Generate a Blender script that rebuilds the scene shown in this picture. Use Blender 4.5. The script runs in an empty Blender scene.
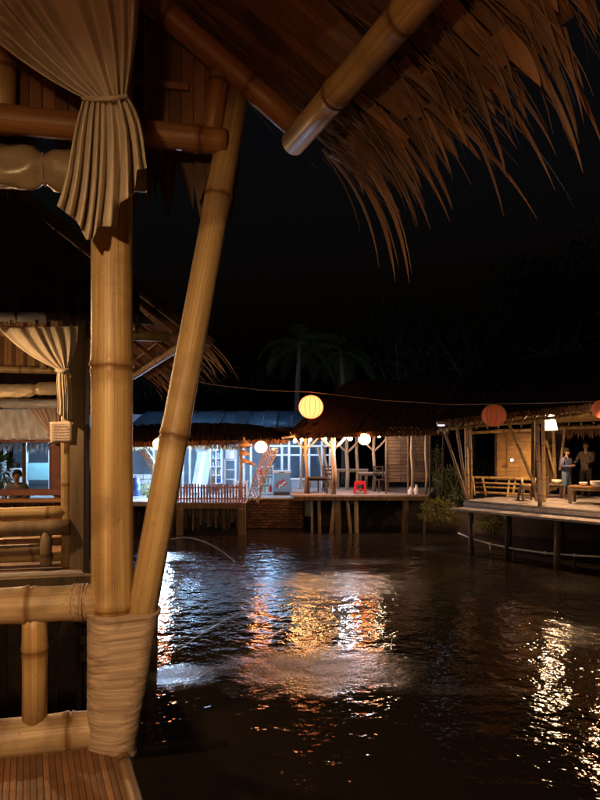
import bpy, bmesh, math, random
from mathutils import Vector, Matrix, Quaternion

random.seed(7)
PI = math.pi
sc = bpy.context.scene
col = sc.collection

# ------------------------------------------------------------------ camera, sky, exposure
F, EYE, HY = 610.0, 2.95, 445.0          # focal length in photo pixels, eye height over the pond, horizon row
cam = bpy.data.cameras.new('camera')
cam.sensor_fit = 'VERTICAL'; cam.sensor_height = 24.0
cam.lens = F / 800 * 24.0
cam.shift_y = (HY - 400) / 800
cam.clip_start = 0.05; cam.clip_end = 3000
cam_o = bpy.data.objects.new('camera', cam); col.objects.link(cam_o)
cam_o.location = (0, 0, EYE); cam_o.rotation_euler = (PI / 2, 0, 0)
sc.camera = cam_o

w = bpy.data.worlds.new('World'); sc.world = w; w.use_nodes = True
nt = w.node_tree
sky = nt.nodes.new('ShaderNodeTexSky'); sky.sky_type = 'NISHITA'; sky.sun_disc = False
sky.sun_elevation = math.radians(-4.0); sky.sun_rotation = math.radians(200)
bg = nt.nodes['Background']; bg.inputs['Strength'].default_value = 0.055
nt.links.new(sky.outputs[0], bg.inputs['Color'])

sc.view_settings.view_transform = 'Standard'; sc.view_settings.look = 'None'
sc.view_settings.gamma = 1.0; sc.view_settings.exposure = 1.5
sc.cycles.use_denoising = True
sc.cycles.max_bounces = 6; sc.cycles.diffuse_bounces = 3; sc.cycles.glossy_bounces = 4
sc.cycles.transmission_bounces = 4; sc.cycles.transparent_max_bounces = 6
sc.cycles.sample_clamp_indirect = 6.0
sc.cycles.caustics_reflective = False; sc.cycles.caustics_refractive = False

def W(px, py, d):
    return Vector(((px - 300) / F * d, d, EYE + (HY - py) / F * d))
def V(*a): return Vector(a)
def rnd(a, b): return random.uniform(a, b)

# ------------------------------------------------------------------ materials
MATS = {}
def newmat(name):
    m = bpy.data.materials.new(name); m.use_nodes = True
    MATS[name] = m
    return m, m.node_tree, m.node_tree.nodes['Principled BSDF']

def M(name, c1, c2, scale=(6, 6, 6), rough=0.6, bump=0.0, coord='Object', detail=5, vary=0.25,
      node=False, streak=0.0, trans=0.0, spec=0.5, sheen=0.0, bdist=0.01, coat=0.0, spots=None):
    m, t, b = newmat(name)
    N, L = t.nodes, t.links
    tc = N.new('ShaderNodeTexCoord'); mp = N.new('ShaderNodeMapping')
    mp.inputs['Scale'].default_value = scale
    L.new(tc.outputs[coord], mp.inputs['Vector'])
    oi = N.new('ShaderNodeObjectInfo')
    add = N.new('ShaderNodeVectorMath'); add.operation = 'ADD'
    sc_ = N.new('ShaderNodeVectorMath'); sc_.operation = 'SCALE'; sc_.inputs['Scale'].default_value = 37.0
    cmb = N.new('ShaderNodeCombineXYZ')
    for k in range(3): L.new(oi.outputs['Random'], cmb.inputs[k])
    L.new(cmb.outputs[0], sc_.inputs[0]); L.new(mp.outputs[0], add.inputs[0]); L.new(sc_.outputs[0], add.inputs[1])
    no = N.new('ShaderNodeTexNoise'); no.inputs['Scale'].default_value = 1.0
    no.inputs['Detail'].default_value = detail; no.inputs['Roughness'].default_value = 0.62
    L.new(add.outputs[0], no.inputs['Vector'])
    rp = N.new('ShaderNodeValToRGB')
    rp.color_ramp.elements[0].position = 0.3; rp.color_ramp.elements[0].color = (*c1, 1)
    rp.color_ramp.elements[1].position = 0.7; rp.color_ramp.elements[1].color = (*c2, 1)
    L.new(no.outputs['Fac'], rp.inputs['Fac'])
    out = rp.outputs['Color']
    if spots:
        n2 = N.new('ShaderNodeTexNoise'); n2.inputs['Scale'].default_value = spots[1]; n2.inputs['Detail'].default_value = 6
        L.new(tc.outputs['Object'], n2.inputs['Vector'])
        r2 = N.new('ShaderNodeValToRGB'); r2.color_ramp.elements[0].position = spots[2]; r2.color_ramp.elements[1].position = spots[2] + 0.16
        L.new(n2.outputs['Fac'], r2.inputs['Fac'])
        mx = N.new('ShaderNodeMixRGB'); mx.inputs['Color2'].default_value = (*spots[0], 1)
        ml = N.new('ShaderNodeMath'); ml.operation = 'MULTIPLY'; ml.inputs[1].default_value = spots[3]
        L.new(r2.outputs['Color'], ml.inputs[0]); L.new(ml.outputs[0], mx.inputs['Fac']); L.new(out, mx.inputs['Color1'])
        out = mx.outputs['Color']
    if streak:
        m3 = N.new('ShaderNodeMapping'); m3.inputs['Scale'].default_value = (42, 1.6, 1); L.new(tc.outputs['UV'], m3.inputs['Vector'])
        n3 = N.new('ShaderNodeTexNoise'); n3.inputs['Scale'].default_value = 1.0; n3.inputs['Detail'].default_value = 9; n3.inputs['Roughness'].default_value = 0.72
        a3 = N.new('ShaderNodeVectorMath'); a3.operation = 'ADD'; L.new(m3.outputs[0], a3.inputs[0]); L.new(sc_.outputs[0], a3.inputs[1]); L.new(a3.outputs[0], n3.inputs['Vector'])
        r3 = N.new('ShaderNodeValToRGB'); r3.color_ramp.elements[0].position = 0.36; r3.color_ramp.elements[1].position = 0.52
        r3.color_ramp.elements[0].color = (0.45, 0.36, 0.28, 1); r3.color_ramp.elements[1].color = (1, 1, 1, 1); L.new(n3.outputs['Fac'], r3.inputs['Fac'])
        mx3 = N.new('ShaderNodeMixRGB'); mx3.blend_type = 'MULTIPLY'; mx3.inputs['Fac'].default_value = streak; L.new(out, mx3.inputs['Color1']); L.new(r3.outputs[0], mx3.inputs['Color2']); out = mx3.outputs['Color']
        n4 = N.new('ShaderNodeTexNoise'); n4.inputs['Scale'].default_value = 70; n4.inputs['Detail'].default_value = 3; L.new(tc.outputs['Object'], n4.inputs['Vector'])
        r4 = N.new('ShaderNodeValToRGB'); r4.color_ramp.elements[0].position = 0.66; r4.color_ramp.elements[1].position = 0.72; L.new(n4.outputs['Fac'], r4.inputs['Fac'])
        mx4 = N.new('ShaderNodeMixRGB'); mx4.inputs['Color2'].default_value = (0.13, 0.075, 0.035, 1)
        f4 = N.new('ShaderNodeMath'); f4.operation = 'MULTIPLY'; f4.inputs[1].default_value = 0.7 * streak; L.new(r4.outputs[0], f4.inputs[0]); L.new(f4.outputs[0], mx4.inputs['Fac']); L.new(out, mx4.inputs['Color1']); out = mx4.outputs['Color']
        rr = N.new('ShaderNodeMapRange'); rr.inputs['To Min'].default_value = rough + 0.22; rr.inputs['To Max'].default_value = rough - 0.1; L.new(n3.outputs['Fac'], rr.inputs['Value']); L.new(rr.outputs[0], b.inputs['Roughness'])
    if vary:
        hs = N.new('ShaderNodeHueSaturation')
        mr = N.new('ShaderNodeMapRange'); mr.inputs['To Min'].default_value = 1 - vary; mr.inputs['To Max'].default_value = 1 + vary
        L.new(oi.outputs['Random'], mr.inputs['Value']); L.new(mr.outputs[0], hs.inputs['Value'])
        L.new(out, hs.inputs['Color']); out = hs.outputs['Color']
    if node:
        at = N.new('ShaderNodeAttribute'); at.attribute_name = 'nd'
        mx = N.new('ShaderNodeMixRGB'); mx.blend_type = 'MULTIPLY'; mx.inputs['Color2'].default_value = (0.42, 0.30, 0.2, 1)
        L.new(at.outputs['Fac'], mx.inputs['Fac']); L.new(out, mx.inputs['Color1']); out = mx.outputs['Color']
    L.new(out, b.inputs['Base Color'])
    if not streak: b.inputs['Roughness'].default_value = rough
    b.inputs['Specular IOR Level'].default_value = spec
    if coat: b.inputs['Coat Weight'].default_value = coat; b.inputs['Coat Roughness'].default_value = 0.25
    if sheen: b.inputs['Sheen Weight'].default_value = sheen
    if bump:
        bp = N.new('ShaderNodeBump'); bp.inputs['Strength'].default_value = bump; bp.inputs['Distance'].default_value = bdist
        L.new(no.outputs['Fac'], bp.inputs['Height']); L.new(bp.outputs[0], b.inputs['Normal'])
    if trans:
        tr = N.new('ShaderNodeBsdfTranslucent'); L.new(out, tr.inputs['Color'])
        ms = N.new('ShaderNodeMixShader'); ms.inputs[0].default_value = trans
        L.new(b.outputs[0], ms.inputs[1]); L.new(tr.outputs[0], ms.inputs[2])
        L.new(ms.outputs[0], N['Material Output'].inputs['Surface'])
    return m

def ME(name, c, s, rough=0.5):
    m, t, b = newmat(name)
    b.inputs['Base Color'].default_value = (*[min(1, x) * 0.8 for x in c], 1); b.inputs['Roughness'].default_value = rough
    b.inputs['Emission Color'].default_value = (*c, 1); b.inputs['Emission Strength'].default_value = s
    return m

M('bamboo', (0.42, 0.265, 0.105), (0.68, 0.50, 0.25), (7, 0.8, 1), 0.38, 0.15, 'UV', 8, 0.12, node=True, streak=0.75, spots=((0.20, 0.11, 0.05), 5, 0.52, 0.6), bdist=0.004)
M('bamboo_pale', (0.44, 0.31, 0.17), (0.64, 0.50, 0.32), (6, 1.2, 1), 0.42, 0.15, 'UV', 7, 0.12, node=True, streak=0.8, spots=((0.20, 0.12, 0.07), 7, 0.55, 0.65), bdist=0.004)
M('bamboo_red', (0.24, 0.105, 0.04), (0.40, 0.20, 0.075), (6, 1.0, 1), 0.42, 0.12, 'UV', 6, 0.15, node=True, streak=0.7, bdist=0.004)
M('bamboo_old', (0.20, 0.13, 0.075), (0.36, 0.25, 0.15), (6, 1.2, 1), 0.55, 0.2, 'UV', 6, 0.2, node=True, bdist=0.004)
M('slat', (0.12, 0.055, 0.026), (0.28, 0.145, 0.07), (2.5, 2.5, 2.5), 0.6, 0.25, 'Object', 7, 0.28, bdist=0.003, spots=((0.10, 0.045, 0.02), 14, 0.56, 0.6))
M('lashing', (0.20, 0.125, 0.08), (0.66, 0.52, 0.39), (3.0, 120, 1), 0.5, 0.7, 'UV', 8, 0.05, bdist=0.004, spots=((0.13, 0.07, 0.04), 12, 0.6, 0.6))
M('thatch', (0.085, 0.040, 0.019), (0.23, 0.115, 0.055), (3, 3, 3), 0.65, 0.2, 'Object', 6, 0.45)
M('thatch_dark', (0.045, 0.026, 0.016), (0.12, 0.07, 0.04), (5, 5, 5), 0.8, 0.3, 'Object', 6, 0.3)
M('mat_strip', (0.14, 0.065, 0.032), (0.30, 0.15, 0.07), (5, 5, 2), 0.6, 0.2, 'Object', 6, 0.4)
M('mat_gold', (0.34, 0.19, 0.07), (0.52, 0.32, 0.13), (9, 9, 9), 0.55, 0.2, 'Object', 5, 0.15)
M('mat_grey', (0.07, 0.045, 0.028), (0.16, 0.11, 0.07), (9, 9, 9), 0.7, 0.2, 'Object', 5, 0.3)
M('cloth', (0.66, 0.55, 0.40), (0.82, 0.72, 0.57), (16, 16, 5), 0.85, 0.35, 'Object', 9, 0.05, trans=0.18, sheen=0.2, bdist=0.006, spots=((0.5, 0.36, 0.2), 5, 0.55, 0.35))
M('cloth_pink', (0.55, 0.40, 0.36), (0.66, 0.52, 0.46), (5, 5, 5), 0.8, 0.0, 'Object', 4, 0.05, trans=0.2)
M('cloth_brown', (0.16, 0.085, 0.045), (0.26, 0.15, 0.08), (4, 4, 4), 0.8, 0.0, 'Object', 4, 0.1)
M('tarp', (0.26, 0.20, 0.125), (0.40, 0.32, 0.21), (4, 12, 12), 0.3, 0.5, 'Object', 4, 0.05, bdist=0.01)
M('tarp_white', (0.55, 0.55, 0.6), (0.7, 0.7, 0.75), (8, 8, 8), 0.35, 0.4, 'Object', 4, 0.1)
M('timber', (0.10, 0.068, 0.04), (0.25, 0.17, 0.10), (9, 9, 1.2), 0.6, 0.35, 'Object', 7, 0.15)
M('timber_grey', (0.24, 0.215, 0.215), (0.48, 0.44, 0.44), (5, 5, 5), 0.7, 0.4, 'Object', 7, 0.15, bdist=0.02)
M('timber_dark', (0.03, 0.02, 0.014), (0.085, 0.055, 0.036), (6, 6, 6), 0.75, 0.3, 'Object', 6, 0.25)
M('timber_red', (0.13, 0.04, 0.03), (0.22, 0.075, 0.05), (6, 6, 6), 0.5, 0.2, 'Object', 5, 0.1)
M('pole_pale', (0.30, 0.22, 0.14), (0.5, 0.4, 0.28), (6, 6, 3), 0.65, 0.3, 'Object', 6, 0.15)
M('concrete', (0.30, 0.29, 0.28), (0.46, 0.45, 0.44), (3, 3, 3), 0.8, 0.3, 'Object', 8, 0.1)
M('brick', (0.06, 0.042, 0.03), (0.15, 0.095, 0.065), (9, 9, 9), 0.85, 0.4, 'Object', 6, 0.35)
M('mortar', (0.05, 0.045, 0.035), (0.10, 0.09, 0.075), (9, 9, 9), 0.9, 0.3, 'Object', 5, 0)
M('soil', (0.035, 0.026, 0.018), (0.085, 0.065, 0.045), (0.8, 0.8, 0.8), 0.95, 0.6, 'Object', 8, 0, bdist=0.1)
M('leaf', (0.035, 0.06, 0.016), (0.10, 0.13, 0.035), (3, 3, 3), 0.5, 0, 'Object', 4, 0.2, trans=0.25)
M('leaf_yellow', (0.13, 0.145, 0.03), (0.30, 0.28, 0.06), (4, 4, 4), 0.5, 0, 'Object', 4, 0.2, trans=0.25)
M('leaf_dark', (0.018, 0.03, 0.010), (0.05, 0.065, 0.025), (1, 1, 1), 0.6, 0, 'Object', 4, 0.2, trans=0.15)
M('bark', (0.07, 0.05, 0.035), (0.16, 0.12, 0.09), (6, 6, 2), 0.85, 0.5, 'Object', 7, 0.1)
M('paint_white', (0.68, 0.69, 0.70), (0.80, 0.81, 0.82), (4, 4, 4), 0.5, 0.05, 'Object', 5, 0.04)
M('paint_wall', (0.24, 0.29, 0.37), (0.38, 0.43, 0.51), (1.2, 1.2, 1.2), 0.7, 0.1, 'Object', 8, 0)
M('paint_teal', (0.22, 0.45, 0.46), (0.32, 0.55, 0.56), (2, 2, 2), 0.5, 0.05, 'Object', 6, 0)
M('fence_red', (0.46, 0.25, 0.21), (0.62, 0.38, 0.33), (7, 7, 7), 0.6, 0.2, 'Object', 5, 0.25)
M('plastic_red', (0.62, 0.02, 0.03), (0.72, 0.035, 0.045), (3, 3, 3), 0.3, 0, 'Object', 3, 0)
M('plastic_blue', (0.03, 0.10, 0.35), (0.05, 0.15, 0.45), (3, 3, 3), 0.35, 0, 'Object', 3, 0.05)
M('freezer_blue', (0.16, 0.33, 0.50), (0.22, 0.40, 0.58), (2, 2, 2), 0.3, 0, 'Object', 4, 0)
M('roof_sheet', (0.30, 0.37, 0.45), (0.46, 0.54, 0.62), (1.4, 0.5, 1), 0.35, 0.1, 'Object', 5, 0.08, trans=0.7)
M('paper', (0.62, 0.50, 0.42), (0.72, 0.60, 0.52), (9, 9, 9), 0.8, 0, 'Object', 4, 0.05)
M('ink', (0.32, 0.25, 0.22), (0.38, 0.30, 0.26), (3, 3, 3), 0.8, 0, 'Object', 2, 0)
M('pvc', (0.66, 0.65, 0.62), (0.78, 0.77, 0.74), (8, 8, 8), 0.35, 0, 'Object', 3, 0)
M('cable', (0.05, 0.045, 0.04), (0.10, 0.09, 0.08), (8, 8, 8), 0.5, 0, 'Object', 2, 0)
M('cable_pale', (0.30, 0.26, 0.21), (0.38, 0.33, 0.27), (8, 8, 8), 0.6, 0, 'Object', 2, 0)
M('metal_dark', (0.06, 0.055, 0.05), (0.10, 0.09, 0.085), (8, 8, 8), 0.4, 0, 'Object', 2, 0)
M('skin', (0.14, 0.078, 0.05), (0.19, 0.105, 0.068), (20, 20, 20), 0.5, 0, 'Object', 3, 0)
M('hair', (0.006, 0.005, 0.004), (0.012, 0.010, 0.008), (40, 40, 40), 0.95, 0.3, 'Object', 3, 0, spec=0.1)
M('jacket_blue', (0.028, 0.038, 0.10), (0.05, 0.065, 0.16), (7, 7, 7), 0.85, 0.2, 'Object', 5, 0)
M('denim', (0.05, 0.09, 0.15), (0.10, 0.16, 0.24), (12, 12, 12), 0.85, 0.1, 'Object', 5, 0)
M('shirt_brown', (0.035, 0.025, 0.02), (0.065, 0.046, 0.036), (7, 7, 7), 0.85, 0.2, 'Object', 5, 0)
M('trousers', (0.03, 0.027, 0.025), (0.05, 0.045, 0.04), (7, 7, 7), 0.85, 0, 'Object', 4, 0)
M('shirt_dark', (0.03, 0.03, 0.04), (0.06, 0.06, 0.075), (7, 7, 7), 0.85, 0, 'Object', 4, 0)
M('ceramic', (0.75, 0.73, 0.70), (0.82, 0.80, 0.77), (4, 4, 4), 0.2, 0, 'Object', 2, 0)
ME('lantern_dim', (1.0, 0.19, 0.06), 0.04, 0.8)
M('wicker', (0.36, 0.25, 0.13), (0.55, 0.41, 0.24), (14, 14, 14), 0.65, 0.2, 'Object', 4, 0.15)
M('board', (0.33, 0.38, 0.44), (0.48, 0.52, 0.58), (2, 2, 2), 0.6, 0, 'Object', 5, 0.1)
M('cardboard', (0.30, 0.22, 0.15), (0.42, 0.32, 0.22), (4, 4, 4), 0.8, 0, 'Object', 4, 0.3)
ME('lantern_lit', (1.0, 0.235, 0.065), 1.6)
ME('lantern_small', (1.0, 0.29, 0.085), 15.0)
ME('bulb_warm', (1.0, 0.46, 0.16), 105)
ME('bulb_cool', (0.80, 0.86, 1.0), 190)
ME('bulb_lamp', (1.0, 0.62, 0.29), 980)
ME('bulb_hut', (1.0, 0.60, 0.28), 1500)
ME('bulb_far', (1.0, 0.60, 0.29), 950)
ME('tube_cold', (0.38, 0.66, 1.0), 62)
ME('shade_lit', (1.0, 0.66, 0.36), 11.0)
ME('shade_dim', (1.0, 0.45, 0.19), 6.5)
ME('lamp_cool', (0.85, 0.92, 1.0), 2.5)
ME('tube_upright', (0.42, 0.68, 1.0), 165)
ME('bulb_white', (1.0, 0.74, 0.45), 130)
def glassmat():
    m, t, b = newmat('glass_pane')
    gl = t.nodes.new('ShaderNodeBsdfGlossy'); gl.inputs['Roughness'].default_value = 0.05
    tr = t.nodes.new('ShaderNodeBsdfTransparent'); tr.inputs['Color'].default_value = (0.80, 0.88, 0.92, 1)
    ms = t.nodes.new('ShaderNodeMixShader'); ms.inputs[0].default_value = 0.12
    t.links.new(tr.outputs[0], ms.inputs[1]); t.links.new(gl.outputs[0], ms.inputs[2])
    t.links.new(ms.outputs[0], t.nodes['Material Output'].inputs['Surface'])
glassmat()
def spraymat():
    m, t, b = newmat('spray')
    b.inputs['Base Color'].default_value = (0.85, 0.88, 0.9, 1); b.inputs['Roughness'].default_value = 0.12
    b.inputs['IOR'].default_value = 1.33
    tr = t.nodes.new('ShaderNodeBsdfTranslucent'); tr.inputs['Color'].default_value = (0.9, 0.92, 0.95, 1)
    ms = t.nodes.new('ShaderNodeMixShader'); ms.inputs[0].default_value = 0.4
    t.links.new(b.outputs[0], ms.inputs[1]); t.links.new(tr.outputs[0], ms.inputs[2])
    tp = t.nodes.new('ShaderNodeBsdfTransparent'); m2 = t.nodes.new('ShaderNodeMixShader'); m2.inputs[0].default_value = 0.35
    t.links.new(tp.outputs[0], m2.inputs[1]); t.links.new(ms.outputs[0], m2.inputs[2])
    t.links.new(m2.outputs[0], t.nodes['Material Output'].inputs['Surface'])
spraymat()

# ------------------------------------------------------------------ object helpers
WL = {}
def root(name, loc, label, cat, group=None, kind=None):
    o = bpy.data.objects.new(name, None); col.objects.link(o)
    o.empty_display_size = 0.1
    o.location = loc; WL[o] = Vector(loc)
    tag(o, label, cat, group, kind)
    return o
def tag(o, label=None, cat=None, group=None, kind=None):
    if label: o['label'] = label
    if cat: o['category'] = cat
    if group: o['group'] = group
    if kind: o['kind'] = kind
    return o
def mk(name, verts, faces, mat, parent=None, uvs=None, nd=None, smooth=False, origin=None):
    vs = [Vector(v) for v in verts]
    if origin is None:
        n = len(vs); origin = Vector((sum(v.x for v in vs) / n, sum(v.y for v in vs) / n, min(v.z for v in vs)))
    me = bpy.data.meshes.new(name)
    me.from_pydata([tuple(v - origin) for v in vs], [], faces)
    if uvs:
        uv = me.uv_layers.new(name='UVMap')
        flat = []
        for l in me.loops: flat.extend(uvs[l.vertex_index])
        uv.data.foreach_set('uv', flat)
    if nd:
        a = me.attributes.new('nd', 'FLOAT', 'POINT'); a.data.foreach_set('value', nd)
    if smooth: me.polygons.foreach_set('use_smooth', [True] * len(me.polygons))
    me.materials.append(MATS[mat]); me.update()
    o = bpy.data.objects.new(name, me); col.objects.link(o)
    if parent is not None:
        o.parent = parent; o.location = origin - WL[parent]
    else:
        o.location = origin
    WL[o] = origin
    return o

class MB:
    def __init__(s): s.v = []; s.f = []
    def add(s, v, f):
        n = len(s.v); s.v += [Vector(x) for x in v]; s.f += [tuple(i + n for i in q) for q in f]
    def build(s, name, mat, parent=None, **k): return mk(name, s.v, s.f, mat, parent, **k)

def frame(t, up=V(0, 0, 1)):
    t = t.normalized()
    if abs(t.dot(up)) > 0.98: up = V(1, 0, 0)
    a = t.cross(up).normalized(); b = a.cross(t).normalized()
    return a, b
def tube_geo(pts, rad, sides=10, caps=True):
    pts = [Vector(p) for p in pts]; n = len(pts)
    if not isinstance(rad, (list, tuple)): rad = [rad] * n
    v, f, uv = [], [], []
    L = 0; a = None
    for i, p in enumerate(pts):
        t = pts[min(i + 1, n - 1)] - pts[max(i - 1, 0)]
        if i: L += (p - pts[i - 1]).length
        if a is None: a, b = frame(t)
        else:
            tn = t.normalized(); a = (a - tn * a.dot(tn)).normalized(); b = a.cross(tn).normalized() * -1
            b = tn.cross(a).normalized() * -1
        for k in range(sides):
            th = 2 * PI * k / sides
            v.append(p + a * (math.cos(th) * rad[i]) + b * (math.sin(th) * rad[i])); uv.append((abs(2 * k / sides - 1), L))
    for i in range(n - 1):
        for k in range(sides):
            k2 = (k + 1) % sides
            f.append((i * sides + k, i * sides + k2, (i + 1) * sides + k2, (i + 1) * sides + k))
    if caps:
        f.append(tuple(range(sides - 1, -1, -1))); f.append(tuple((n - 1) * sides + k for k in range(sides)))
    return v, f, uv
def tube(name, pts, rad, mat, parent=None, sides=10, smooth=True):
    v, f, uv = tube_geo(pts, rad, sides)
    o = mk(name, v, f, mat, parent, uvs=uv, smooth=False)
    me = o.data
    if smooth: me.polygons.foreach_set('use_smooth', [len(p.vertices) == 4 for p in me.polygons])
    return o
def bamboo(name, p0, p1, r0, r1, mat, parent, seg=0.32, sides=16, bend=0.006, start=None, fine=True):
    """a culm: swollen node rings, slightly uneven axis"""
    p0 = Vector(p0); p1 = Vector(p1); L = (p1 - p0).length; t = (p1 - p0) / L
    a, b = frame(t)
    s0 = rnd(0.2, 0.8) * seg if start is None else start
    nodes = []; x = s0
    while x < L - 0.02: nodes.append(x); x += seg * rnd(0.88, 1.12)
    prof = [(0.0, 0, 1.0), (L, 0, 1.0)]
    for x in nodes:
        if fine:
            for dx, n_, k in ((-0.06, 0, 1.0), (-0.016, 0.25, 1.015), (-0.007, 0.85, 1.085), (-0.001, 1.0, 1.015), (0.003, 1.0, 1.03), (0.010, 0.5, 1.11), (0.026, 0.2, 1.04), (0.07, 0.05, 1.0)):
                if 0.001 < x + dx < L - 0.001: prof.append((x + dx, n_, k))
        else:
            for dx, n_, k in ((-0.03, 0, 1.0), (0, 1.0, 1.07), (0.03, 0, 1.0)):
                if 0.001 < x + dx < L - 0.001: prof.append((x + dx, n_, k))
    prof.sort()
    ph1, ph2 = rnd(0, 6.28), rnd(0, 6.28)
    pts, rad, nds = [], [], []
    for x, n_, k in prof:
        q = x / L
        off = a * (math.sin(q * 4.1 + ph1) - math.sin(ph1) * (1 - q) - math.sin(4.1 + ph1) * q) * bend * L + b * (math.sin(q * 3.3 + ph2) - math.sin(ph2) * (1 - q) - math.sin(3.3 + ph2) * q) * bend * L
        pts.append(p0 + t * x + off); rad.append((r0 + (r1 - r0) * q) * k); nds += [n_] * sides
    v, f, uv = tube_geo(pts, rad, sides)
    o = mk(name, v, f, mat, parent, uvs=uv, nd=nds)
    o.data.polygons.foreach_set('use_smooth', [len(p.vertices) == 4 for p in o.data.polygons])
    return o
def box_geo(c, ax, ay, az):
    """centre and three half-axis vectors, chamfered"""
    v, f = [], []
    m = min(ax.length, ay.length, az.length) * 0.16
    kx, ky, kz = 1 - m / ax.length, 1 - m / ay.length, 1 - m / az.length
    idx = {}
    for sx in (-1, 1):
        for sy in (-1, 1):
            for sz in (-1, 1):
                for k, q in enumerate(((1, ky, kz), (kx, 1, kz), (kx, ky, 1))):
                    idx[(sx, sy, sz, k)] = len(v)
                    v.append(c + ax * (sx * q[0]) + ay * (sy * q[1]) + az * (sz * q[2]))
    I = lambda sx, sy, sz, k: idx[(sx, sy, sz, k)]
    for s in (-1, 1):
        f.append([I(s, -1, -1, 0), I(s, 1, -1, 0), I(s, 1, 1, 0), I(s, -1, 1, 0)][::s])
        f.append([I(-1, s, -1, 1), I(-1, s, 1, 1), I(1, s, 1, 1), I(1, s, -1, 1)][::s])
        f.append([I(-1, -1, s, 2), I(1, -1, s, 2), I(1, 1, s, 2), I(-1, 1, s, 2)][::s])
    for a_ in (-1, 1):
        for b_ in (-1, 1):
            f.append([I(a_, b_, -1, 0), I(a_, b_, 1, 0), I(a_, b_, 1, 1), I(a_, b_, -1, 1)])
            f.append([I(a_, -1, b_, 0), I(a_, 1, b_, 0), I(a_, 1, b_, 2), I(a_, -1, b_, 2)])
            f.append([I(-1, a_, b_, 1), I(1, a_, b_, 1), I(1, a_, b_, 2), I(-1, a_, b_, 2)])
            for c_ in (-1, 1): f.append([I(a_, b_, c_, 0), I(a_, b_, c_, 1), I(a_, b_, c_, 2)])
    return v, [tuple(q) for q in f]
def beam_geo(p0, p1, w_, h_, up=V(0, 0, 1)):
    p0 = Vector(p0); p1 = Vector(p1); t = p1 - p0
    a, b = frame(t, up)
    return box_geo((p0 + p1) / 2, t / 2, a * (w_ / 2), b * (h_ / 2))
def beam(name, p0, p1, w_, h_, mat, parent=None, up=V(0, 0, 1)):
    v, f = beam_geo(p0, p1, w_, h_, up); return mk(name, v, f, mat, parent)
def box(name, c, sx, sy, sz, mat, parent=None, rz=0.0):
    cs, sn = math.cos(rz), math.sin(rz)
    v, f = box_geo(Vector(c), V(cs, sn, 0) * (sx / 2), V(-sn, cs, 0) * (sy / 2), V(0, 0, sz / 2))
    return mk(name, v, f, mat, parent)
def lathe_geo(c, prof, n=20, axis=V(0, 0, 1)):
    a, b = frame(axis, V(0, 1, 0)) if abs(axis.z) > 0.9 else frame(axis)
    v, f = [], []
    for r, z in prof:
        for k in range(n):
            th = 2 * PI * k / n
            v.append(Vector(c) + a * (r * math.cos(th)) + b * (r * math.sin(th)) + axis * z)
    for i in range(len(prof) - 1):
        for k in range(n):
            k2 = (k + 1) % n
            f.append((i * n + k, i * n + k2, (i + 1) * n + k2, (i + 1) * n + k))
    return v, f
def lathe(name, c, prof, mat, parent=None, n=20, smooth=True):
    v, f = lathe_geo(c, prof, n); return mk(name, v, f, mat, parent, smooth=smooth)
def blade_geo(base, d0, side, length, width, droop=0.5, curl=0.0, seg=6, tip=0.0, crease=0.15, bulge=0.35, lin=False):
    """a dry leaf blade: starts along d0, bends to gravity, tapers"""
    p = Vector(base); d = Vector(d0).normalized(); side = Vector(side).normalized()
    v, f = [], []
    for i in range(seg + 1):
        q = i / seg
        wd = width * (0.55 + bulge * math.sin(min(1, q * 1.6) * PI * 0.6)) * (1 - q ** 2.2 * (1 - tip)) + 0.0006
        if lin: wd = width * (1 - q) ** 0.75 + 0.0008
        n = d.cross(side).normalized()
        sd = (side + n * curl * q).normalized()
        v += [p - sd * wd / 2, p + n * wd * crease, p + sd * wd / 2]
        if i < seg:
            d = (d + V(0, 0, -1) * (droop * (0.25 + q) / seg * 1.6)).normalized()
            p = p + d * (length / seg)
    for i in range(seg):
        a = i * 3
        f += [(a, a + 1, a + 4, a + 3), (a + 1, a + 2, a + 5, a + 4)]
    return v, f
def blade(name, parent, mat, *a, **k):
    v, f = blade_geo(*a, **k); o = mk(name, v, f, mat, parent, smooth=True, origin=v[1]); return o
def jit(v_, s): return Vector(v_) + V(rnd(-s, s), rnd(-s, s), rnd(-s, s))
def grid_surface(name, fn, nu, nv, mat, parent=None, smooth=True, closed=False):
    v = [fn(i / nu, j / nv) for j in range(nv + 1) for i in range(nu + 1)]
    f = [(j * (nu + 1) + i, j * (nu + 1) + i + 1, (j + 1) * (nu + 1) + i + 1, (j + 1) * (nu + 1) + i) for j in range(nv) for i in range(nu)]
    return mk(name, v, f, mat, parent, smooth=smooth)
def lerp(a, b, t): return a + (b - a) * t
def bez(p, t):
    p = list(p)
    while len(p) > 1: p = [(lerp(p[i][0], p[i + 1][0], t), lerp(p[i][1], p[i + 1][1], t)) for i in range(len(p) - 1)]
    return p[0]
def pl(tab, x):
    for (x0, y0), (x1, y1) in zip(tab, tab[1:]):
        if x <= x1: return lerp(y0, y1, (x - x0) / (x1 - x0) if x1 > x0 else 0)
    return tab[-1][1]

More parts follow.
